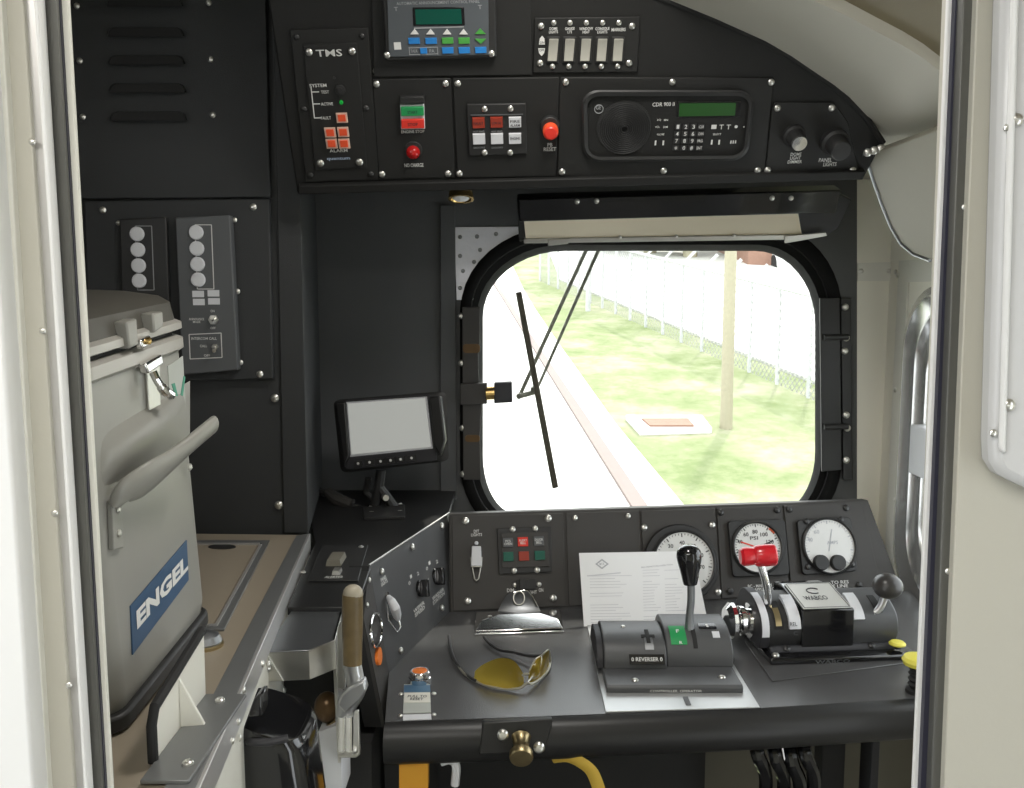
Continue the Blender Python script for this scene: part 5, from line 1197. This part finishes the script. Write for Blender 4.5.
# ================================================================== cab shell
XR = .783
cpts = [PC.hit(x, y) for x, y in con_px[6:16]]      # the console's curved edge is the roof line
rx = [(-.95, 2.09), (-.2, 2.09), (.10, 2.06), (.20, cpts[0].z + .045)] + [(p.x, p.z) for p in cpts[:8]]
rx = [q for i, q in enumerate(rx)]
rx += [(cpts[7].x + .05, cpts[7].z - .02), (XR, 1.775)]
def sweep(b, prof, y0, y1, th=.03, dz=0.0):
    lo = [V((x, y0, z + dz)) for x, z in prof] + [V((x + .02, y0, z + dz + th)) for x, z in prof[::-1]]
    return b.prism(lo, (0, y1 - y0, 0))
YT = 1.125
b = MB(); sweep(b, rx, YT, YW + .07); struct('ceiling', b, 'beige_ceiling', ang=25)
b = MB(); sweep(b, rx, -1.6, YT - .012, .03, .012); struct('ceiling_rear', b, 'ceiling_tan_shaded', ang=25)
b = MB(); sweep(b, rx, YT - .012, YT, .03, -.004); struct('trim_1', b, 'beige_ceiling', ang=25)
# dark filler between console body and the front wall, above windshield is the wall itself
# soffit panel on the right, rounded at the far end
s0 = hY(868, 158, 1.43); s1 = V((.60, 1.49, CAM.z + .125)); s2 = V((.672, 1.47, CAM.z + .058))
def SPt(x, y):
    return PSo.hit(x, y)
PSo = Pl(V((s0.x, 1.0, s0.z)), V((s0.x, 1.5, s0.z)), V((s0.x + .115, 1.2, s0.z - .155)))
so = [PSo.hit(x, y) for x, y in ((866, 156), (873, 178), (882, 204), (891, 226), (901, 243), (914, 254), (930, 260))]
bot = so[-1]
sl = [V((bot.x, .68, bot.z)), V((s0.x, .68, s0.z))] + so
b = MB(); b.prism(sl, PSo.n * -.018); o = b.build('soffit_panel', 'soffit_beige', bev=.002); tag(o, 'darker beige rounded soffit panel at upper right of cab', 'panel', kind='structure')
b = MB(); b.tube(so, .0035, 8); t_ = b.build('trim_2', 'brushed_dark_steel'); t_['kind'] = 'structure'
hh = thing('soffit_hinge', 'shiny hinge bolts joining soffit panel to the console corner', 'hinge', hY(873, 150, 1.40))
for x, y in ((867.5, 152.5), (874, 150.5), (880.5, 148.5)):
    put(SCREW, 'bolt', hh, hY(x, y, 1.385), V((-.4, -1, -.2)), .0062)
child(hh, 'leaf', 'brushed_dark_steel', lambda b: b.prism([hY(863, 156, 1.40), hY(885, 149, 1.40), hY(884, 144, 1.40), hY(862, 150, 1.40)], (0, .01, 0)))

# right wall
b = MB(); 
PX = Pl(V((XR, 1.0, 1.0)), V((XR, 1.8, 1.0)), V((XR, 1.0, 1.5)))
if PX.n.x > 0: PX.n = -PX.n
PX.u = V((0, 1, 0)); PX.v = V((0, 0, 1))
wy1 = hX(902, 450, XR).y; wy0 = 1.02
wz1 = hX(930, 288, XR).z; wz0 = hX(930, 622, XR).z
def rrw(i, n=8, r=.13):
    y0, y1, z0, z1 = wy0 + i, wy1 - i, wz0 + i, wz1 - i; r = max(r - i * .5, .03); P = []
    for cy, cz, t0 in ((y1 - r, z1 - r, 0), (y0 + r, z1 - r, 90), (y0 + r, z0 + r, 180), (y1 - r, z0 + r, 270)):
        for k in range(n + 1):
            t = math.radians(t0 + 90 * k / n); P.append((cy + r * math.cos(t), cz + r * math.sin(t)))
    return P
hl = rrw(.012)
Y0w, Y1w, Z0w, Z1w = .67, YW + .07, 0.0, 1.79
O = []
ccy, ccz = (wy0 + wy1) / 2, (wz0 + wz1) / 2
for y, z in hl:
    dy, dz = y - ccy, z - ccz
    t = min(((Y1w if dy > 0 else Y0w) - ccy) / dy if abs(dy) > 1e-6 else 1e9, ((Z1w if dz > 0 else Z0w) - ccz) / dz if abs(dz) > 1e-6 else 1e9)
    O.append([ccy + dy * t, ccz + dz * t])
for c in ((Y0w, Z0w), (Y1w, Z0w), (Y1w, Z1w), (Y0w, Z1w)):
    j = min(range(len(O)), key=lambda i: (O[i][0] - c[0]) ** 2 + (O[i][1] - c[1]) ** 2); O[j] = list(c)
b.loops([[V((XR, y, z)) for y, z in hl], [V((XR, y, z)) for y, z in O], [V((XR + .06, y, z)) for y, z in O], [V((XR + .06, y, z)) for y, z in hl], [V((XR, y, z)) for y, z in hl]], False, False)
struct('wall_right', b, 'lit_corner_beige')
w2 = thing('window_2', 'side window with rounded aluminium frame at the right of the desk', 'window', V((XR, ccy, wz0))); w2['kind'] = 'structure'
def ringx(b, specs):
    b.loops([[V((XR + x, y, z)) for y, z in rrw(i)] for i, x in specs], False, False)
child(w2, 'frame', 'window_alu', lambda b: ringx(b, ((-.006, 0), (-.004, -.008), (.010, -.012), (.016, -.004), (.03, .006), (.034, .0), (.04, -.002), (.046, .008), (.06, .016), (.064, .01), (.07, .008), (.078, .02), (.078, .05))), ang=45)
child(w2, 'glass', 'smoked_glass', lambda b: b.loops([[V((XR + x, y, z)) for y, z in rrw(.07)] for x in (.030, .034)]))
child(w2, 'latch', 'lens_white', lambda b: b.wbox(XR - .012, XR + .02, hX(931, 450, XR).y - .02, hX(915, 450, XR).y, hX(922, 476, XR).z, hX(922, 426, XR).z), bev=.003)
# cover strips on the wall
b = MB(); b.plate(PX, [(893.5, 268), (945, 262), (945, 286), (905, 296), (898, 330), (897, 560), (903, 640), (893.5, 640)], 0, .003) if False else b.wbox(XR - .004, XR, wy1 + .004, hX(894, 400, XR).y, wz0 - .1, wz1 + .055)
o = b.build('trim_3', 'cream_paint'); o['kind'] = 'structure'
b = MB(); b.wbox(XR - .004, XR, 1.0, wy1 + .0035, wz1 + .012, wz1 + .055); o3 = b.build('trim_4', 'cream_paint'); o3['kind'] = 'structure'
screws(o3, PX, [(896, 272), (890 + 8, 275)], 2.6, .004); screws(o, PX, [(895.5, 390), (895.5, 500)], 2.4, .004)
FWs = FW
b = MB(); b.plate(FW, [(858, 263), (892, 262), (892, 281), (858, 281)], -.002, .002); o5 = b.build('trim_5', 'cream_paint'); o5['kind'] = 'structure'
screws(o5, FW, [(861, 271), (889, 271)], 2.4, .002)

# left wall, floor, partition and vestibule behind the camera
b = MB(); b.wbox(-.95, -.89, .67, YW + .07, 0, 2.1); struct('wall_left', b, 'charcoal_paint')
b = MB(); b.wbox(-1.3, 1.3, -1.6, YW + .07, -.05, 0); struct('floor', b, 'floor_grey')

# ================================================================== door frame in the foreground
YJ = .615
def band(x0t, x1t, x0b, x1b, y, dep):
    """vertical member between pixel edges at the photo's top (y=0) and bottom (y=768)"""
    def X(xt, xb, yy): return xt + (xb - xt) * yy / 768
    q = [hY(X(x0t, x0b, -300), -300, y), hY(X(x1t, x1b, -300), -300, y), hY(X(x1t, x1b, 1100), 1100, y), hY(X(x0t, x0b, 1100), 1100, y)]
    return q, V((0, dep, 0))
def member(name, m, x, y, dep, parent=None, bev=.0):
    b = MB(); q, d = band(*x, y, dep); b.prism(q, d)
    return b.build(name, m, parent, bev=bev)
dl = thing('door_frame', 'brushed metal door frame with dark seal at the left edge', 'door frame', V((-.38, YJ, 0)))
dl['kind'] = 'structure'; dl.name = 'door_1'
member('edge_strip', 'cream_paint', (58, 68, 103, 111), YJ + .015, .004, dl, .001)
member('seal', 'jamb_blue_black', (54, 59.5, 99, 104.5), YJ + .012, .005, dl)
member('seal_face', 'jamb_dark', (37, 56, 84, 101), YJ + .008, .006, dl)
member('metal_strip', 'jamb_alu', (22, 37, 72, 85), YJ - .002, .012, dl, .002)
member('bright_edge', 'white_paint', (33.5, 38, 82, 86), YJ - .004, .01, dl, .001)
member('jamb_plate', 'partition_beige', (0, 23, 46, 73), YJ - .006, .05, dl, .001)
member('jamb_return', 'cream_paint', (-22, 1, 30, 47), YJ - .012, .05, dl, .001)
PJ = Pl(hY(20, 300, YJ - .004), hY(80, 300, YJ - .004), hY(40, 600, YJ - .004))
screws(dl, PJ, [(32.5, 142), (43, 331), (55, 513), (69, 685)], 3.4, .002)
member('wall_panel', 'white_paint', (-340, -20, -300, 32), YJ - .03, .05, dl, .002)
d2 = thing('door_2', 'brushed metal door frame with dark seal at the right edge', 'door frame', V((.37, YJ, 0)))
d2['kind'] = 'structure'
member('edge_strip', 'white_paint', (948, 956, 914, 922), YJ + .015, .004, d2, .001)
member('seal', 'jamb_blue_black', (955.5, 964, 921.5, 933), YJ + .010, .006, d2)
member('metal_strip', 'jamb_dark', (963, 978, 932, 946), YJ + .002, .01, d2, .001)
b = MB(); q, d = band(977, 1400, 945, 1400, YJ - .004, .05); b.prism(q, d); o = b.build('wall_partition', 'partition_beige', bev=.001); o['kind'] = 'structure'
PJ2 = Pl(hY(940, 300, YJ + .002), hY(990, 300, YJ + .002), hY(960, 600, YJ + .002))
screws(d2, PJ2, [(964.5, 207), (948, 571)], 3.2, 0)
# header above the doorway
b = MB(); b.wbox(-1.3, 1.3, YJ, YJ + .05, 2.02, 2.12); struct('wall_header', b, 'beige_wall')
# white cover at right edge
gc = thing('handle_cover', 'pale translucent door handle cover with round bolts on right doorway wall', 'cover', hY(1015, 486, YJ - .024))
PG = Pl(hY(990, 300, YJ - .024), hY(1030, 300, YJ - .024), hY(1000, 100, YJ - .024))
child(gc, 'cover', 'cover_plastic', lambda b: b.plate(PG, [(1011, -200), (1090, -200), (1080, 510), (1024, 487), (1001, 475), (993, 462), (992, 440)], -.02, .0), bev=.006)
child(gc, 'cover_lip', 'white_paint', lambda b: b.plate(PG, [(1018, -200), (1026, -200), (1007, 455), (1000, 450)], 0, .004), bev=.002)
screws(gc, PG, [(1016, 120), (1008, 405)], 6.5, .001)
screws(gc, PG, [(1007, 128), (993, 433)], 4, .001)

# vestibule behind the viewer: side walls with door openings and an added ceiling light
b = MB(); b.wbox(-1.35, -1.3, -1.6, -.9, 0, 2.1); b.wbox(-1.35, -1.3, -.2, .67, 0, 2.1); struct('wall_vestibule_left', b, 'white_paint')
b = MB(); b.wbox(1.3, 1.35, -1.6, -.9, 0, 2.1); b.wbox(1.3, 1.35, -.2, .67, 0, 2.1); struct('wall_vestibule_right', b, 'beige_wall')
b = MB(); b.wbox(-1.35, 1.35, -1.65, -1.6, 0, 2.1); struct('wall_back', b, 'beige_wall')
b = MB(); b.wbox(-1.35, -.94, -1.6, .67, 2.09, 2.13); b.wbox(.0, 1.35, -1.6, YJ, 2.10, 2.14); struct('ceiling_vestibule', b, 'beige_wall')
def lamp(nm, lab, loc, sx, sy, power, rot=(0, 0, 0), col=(1, .97, .92)):
    t = thing(nm, lab, 'lamp', loc)
    child(t, 'housing', 'white_paint', lambda b: b.wbox(loc[0] - sx / 2 - .02, loc[0] + sx / 2 + .02, loc[1] - sy / 2 - .02, loc[1] + sy / 2 + .02, loc[2], loc[2] + .02), bev=.003)
    ld = bpy.data.lights.new(nm, 'AREA'); ld.shape = 'RECTANGLE'; ld.size = sx; ld.size_y = sy; ld.energy = power; ld.color = col
    lo = bpy.data.objects.new('fill_light', ld); COL.objects.link(lo); lo.parent = t; lo.location = (0, 0, -.004)
    return t
lamp('added_ceiling_lamp', 'unseen flat ceiling lamp added in the vestibule behind the doorway', V((-.35, -.15, 2.06)), .9, .25, 6.6)  # lamp added out of view to light the doorway and cab
lamp('added_dome_lamp', 'unseen square dome lamp added on the cab ceiling', V((.10, .98, 2.03)), .22, .22, 3.0)  # lamp added out of view to brighten the dark cab interior

# ================================================================== outside
SL = math.tan(math.radians(8.0)); GZ0 = CAM.z - 2.85
gp0 = V((0, 0, GZ0))
PGd = Pl(V((0, 2.3, GZ0 + SL * 2.3)), V((1, 2.3, GZ0 + SL * 2.3)), V((0, 12.3, GZ0 + SL * 12.3)))
if PGd.n.z < 0: PGd.n = -PGd.n
def ground(name, m, px, w0, w1):
    b = MB(); b.plate(PGd, px, w0, w1); return b.build(name, m)
def gpt(x, y, w=0): return PGd.at(x, (y - 2.3) / math.cos(math.atan(SL)), w)
b = MB(); b.loops([[gpt(-40, 2.3, -.3), gpt(60, 2.3, -.3), gpt(60, 70, -.3), gpt(-40, 70, -.3)], [gpt(-40, 2.3, 0), gpt(60, 2.3, 0), gpt(60, 70, 0), gpt(-40, 70, 0)]])
g = b.build('grass_bank', 'grass'); tag(g, 'sunlit grass bank sloping up beyond the windshield', 'grass', kind='stuff')
rl = lambda y: 553.7 + .654 * (y - 373.7)
def edge(y): return {250: 505, 290: 524, 310: 536, 346: 560.6, 425: 617, 507: 685.7, 620: 790, 900: 1060}[y]
b = MB(); b.plate(PGd, [(edge(y), y) for y in (250, 290, 310, 346, 425, 507, 620, 900)] + [(-700, 900), (-700, 620), (100, 346), (300, 290), (420, 250)], .0, .03); o = b.build('trackside_path', 'concrete'); tag(o, 'bright concrete trackbed strip running beside the grass', 'path', kind='structure')
b = MB(); b.plate(PGd, [(rl(262) + 1, 262), (rl(300) + 2.5, 300), (rl(373) + 4, 373), (rl(440) + 6, 440), (rl(507) + 8, 507), (rl(900) + 20, 900), (rl(900) - 20, 900), (rl(507) - 8, 507), (rl(440) - 6, 440), (rl(373) - 4, 373), (rl(300) - 1.5, 300), (rl(262) - 1, 262)], .03, .06); o = b.build('rail', 'rail_rust'); tag(o, 'rusty brown rail running away outside the windshield', 'rail')
b = MB(); b.plate(PGd, [(626, 415), (702, 415), (712, 428), (640, 430)], 0, .06); o = b.build('manhole_slab', 'concrete'); tag(o, 'pale concrete slab set in the grass left of the pole', 'slab'); child(o, 'cover', 'brick_brown', lambda b: b.plate(PGd, [(642, 418), (688, 418), (694, 425), (650, 425)], .06, .08))
def pole(x, y, rpx, top, nm, lab, m, cat='pole'):
    p = PGd.hit(x, y); r = rpx * (p - CAM).dot(FWD) / FPX
    b = MB(); b.lathe(p, (0, 0, 1), [(r * 1.08, -.1), (r, .5), (r * .9, top)], 16); o = b.build(nm, m, center=p); return tag(o, lab, cat, 'poles in the grass')
pole(726, 428, 6, 8, 'utility_pole', 'pale wooden utility pole standing in the grass outside', 'pole_wood')
pole(588, 311, 2.4, 6, 'utility_pole', 'slim distant grey post near the top of the grass bank', 'galvanised')
# chain link fence
fa, fb = PGd.hit(470, 262), PGd.hit(690, 330); fc = PGd.hit(812, 400)
fpx = [(556, 284), (580, 289), (604, 296), (632, 306), (660, 318), (694, 332), (736, 352), (808, 398)]
fp = []
F0, F1 = PGd.hit(540, 281), PGd.hit(808, 398)
for k in range(17):
    t = k / 16; fp.append(F1.lerp(F0, 1 - t) if False else F0.lerp(F1, t))
fence = thing('chain_link_fence', 'chain link fence with angled post tops along the grass bank', 'fence', F1)
F2 = F1 + (F1 - F0) * .5
b = MB(); hgt = 1.25
b.loops([[F0, F2, F2 + V((0, 0, hgt)), F0 + V((0, 0, hgt))], [p + V((.012, 0, 0)) for p in (F0, F2, F2 + V((0, 0, hgt)), F0 + V((0, 0, hgt)))]])
b.build('mesh', 'chain_link', fence)
child(fence, 'top_rail', 'galvanised', lambda b: b.tube([F0 + V((0, 0, hgt)), F2 + V((0, 0, hgt))], .025, 8))
for p in fp + [F2]:
    child(fence, 'post', 'galvanised', lambda b: b.tube([p + V((0, 0, -.1)), p + V((0, 0, hgt)), p + V((.2, -.05, hgt + .22))], .026, 8))
# wall of the building and car beyond the fence
def far(x, y, Y): return hY(x, y, Y)
bd = thing('building', 'low brown building far behind the fence at upper right', 'building', PGd.hit(790, 268))
b = MB(); q0 = PGd.hit(748, 266); q1 = PGd.hit(880, 271); q = [q0, q1, q1 + V((0, 0, 3)), q0 + V((0, 0, 3))]; b.prism(q, (0, 6, 0)); b.build('walls', 'brick_brown', bd)
b = MB(); q = [q0 + V((-.3, -.4, 3)), q1 + V((.3, -.4, 3)), q1 + V((.3, -.4, 3.2)), q0 + V((-.3, -.4, 3.2))]; b.prism(q, (0, 6.6, 0)); b.build('roof', 'warm_grey', bd)
car = thing('car', 'white parked car beyond the fence at upper right', 'car', PGd.hit(812, 271))
cp = [(-2.1, .3), (-2.1, .75), (-1.3, .85), (-.7, 1.35), (.7, 1.38), (1.3, .9), (2.1, .8), (2.1, .3)]
co = PGd.hit(812, 271)
child(car, 'body', 'white_paint', lambda b: b.loops([[co + V((-.8, 2.1 + x, z + x * .14)) for x, z in cp], [co + V((.8, 2.1 + x, z + x * .14)) for x, z in cp]]), bev=.08)
child(car, 'window', 'gloss_black', lambda b: b.prism([co + V((-.81, 2.1 + x, z + x * .14)) for x, z in ((-1.1, .88), (-.62, 1.28), (.62, 1.3), (1.05, .92))], (.02, 0, 0)))
for x in (-1.3, 1.3): child(car, 'wheel', 'rubber', lambda b: b.lathe(co + V((-.82, 2.1 + x, .32 + x * .14)), (1, 0, 0), [(.32, 0), (.32, .2)], 16))
b = MB(); b.loops([[gpt(x, y, w) for x, y in ((F2.x + .5, F2.y), (F0.x + .5, F0.y), (F0.x + .5, 60), (50, 60), (50, F2.y))] for w in (.0, .04)]); o = b.build('parking_lot', 'concrete'); tag(o, 'bright paved lot beyond the chain link fence', 'pavement', kind='structure')
def tree(x, y, Y, r, lab):
    c = PGd.hit(x, y); t = thing('tree', lab, 'tree', c, 'trees behind the fence')
    rnd = random.Random(int(x)); 
    def f(b):
        for i in range(14):
            p = c + V((rnd.uniform(-r, r), rnd.uniform(-r, r) * .6, r * .9 + rnd.uniform(-.5, .8) * r)); b.ball(p, r * rnd.uniform(.3, .5), seg=10)
    child(t, 'crown', 'grass', f); child(t, 'trunk', 'pole_wood', lambda b: b.tube([c + V((0, 0, -.05)), c + V((0, 0, r))], r * .12, 8))
tree(690, 258, 40, 1.8, 'green tree behind the fence left of the wooden pole')
tree(650, 254, 46, 1.7, 'green tree far behind the fence near the window centre')
# wiper on the outside of the glass
YP = 2.03
wp = thing('windshield_wiper', 'windshield wiper with two thin arms and dark blade outside the glass', 'wiper', hY(520, 396, YP))
PW = Pl(hY(500, 400, YP), hY(600, 400, YP), hY(550, 300, YP))
child(wp, 'blade', 'wiper_brown', lambda b: b.plate(PW, [(515.5, 292.5), (521.5, 291.5), (558.5, 487.5), (552.5, 489)], -.0, .014), bev=.002)
child(wp, 'arm', 'wiper_flare_grey', lambda b: b.plate(PW, [(597, 222), (601, 222), (523, 393), (519, 393)], -.03, -.018), bev=.001)
child(wp, 'arm', 'wiper_flare_grey', lambda b: b.plate(PW, [(609, 222), (613, 222), (540, 386), (535, 391)], -.03, -.018), bev=.001)
child(wp, 'pivot', 'wiper_flare_grey', lambda b: b.tube([PW.hit(605, 222, -.02), V((PW.hit(605, 222).x, 1.951, PW.hit(605, 222).z))], .02, 14))
child(wp, 'link', 'wiper_flare_grey', lambda b: b.tube([PW.hit(518.5, 396.5, -.02), PW.hit(535, 392, -.02)], .006, 8).cylpx(PW, 519, 396.5, 2.8, -.03, -.01, 12).cylpx(PW, 534, 390.5, 3.5, -.03, .004, 12))

# ================================================================== light, world, camera
W = bpy.data.worlds.new('World'); SC.world = W; W.use_nodes = True
bg = W.node_tree.nodes['Background']; bg.inputs[0].default_value = (.93, .97, 1.0, 1); bg.inputs[1].default_value = 2.2
sd_ = bpy.data.lights.new('sun', 'SUN'); sd_.energy = 2.0; sd_.angle = .05; sd_.color = (1, .96, .88)
so_ = bpy.data.objects.new('sun', sd_); COL.objects.link(so_); so_.rotation_euler = (math.radians(-38), math.radians(18), 0)
cam = bpy.data.cameras.new('camera'); co_ = bpy.data.objects.new('camera', cam); COL.objects.link(co_)
co_.location = CAM; co_.rotation_euler = (math.pi / 2 - PITCH, 0, 0)
cam.sensor_fit = 'HORIZONTAL'; cam.sensor_width = 36; cam.lens = 36 * FPX / 1024; cam.clip_start = .02; cam.clip_end = 300
SC.camera = co_
SC.view_settings.view_transform = 'Standard'; SC.view_settings.look = 'None'; SC.view_settings.gamma = 1; SC.view_settings.use_curve_mapping = False
SC.view_settings.exposure = 0.75
SC.cycles.use_denoising = True
SC.cycles.max_bounces = 8
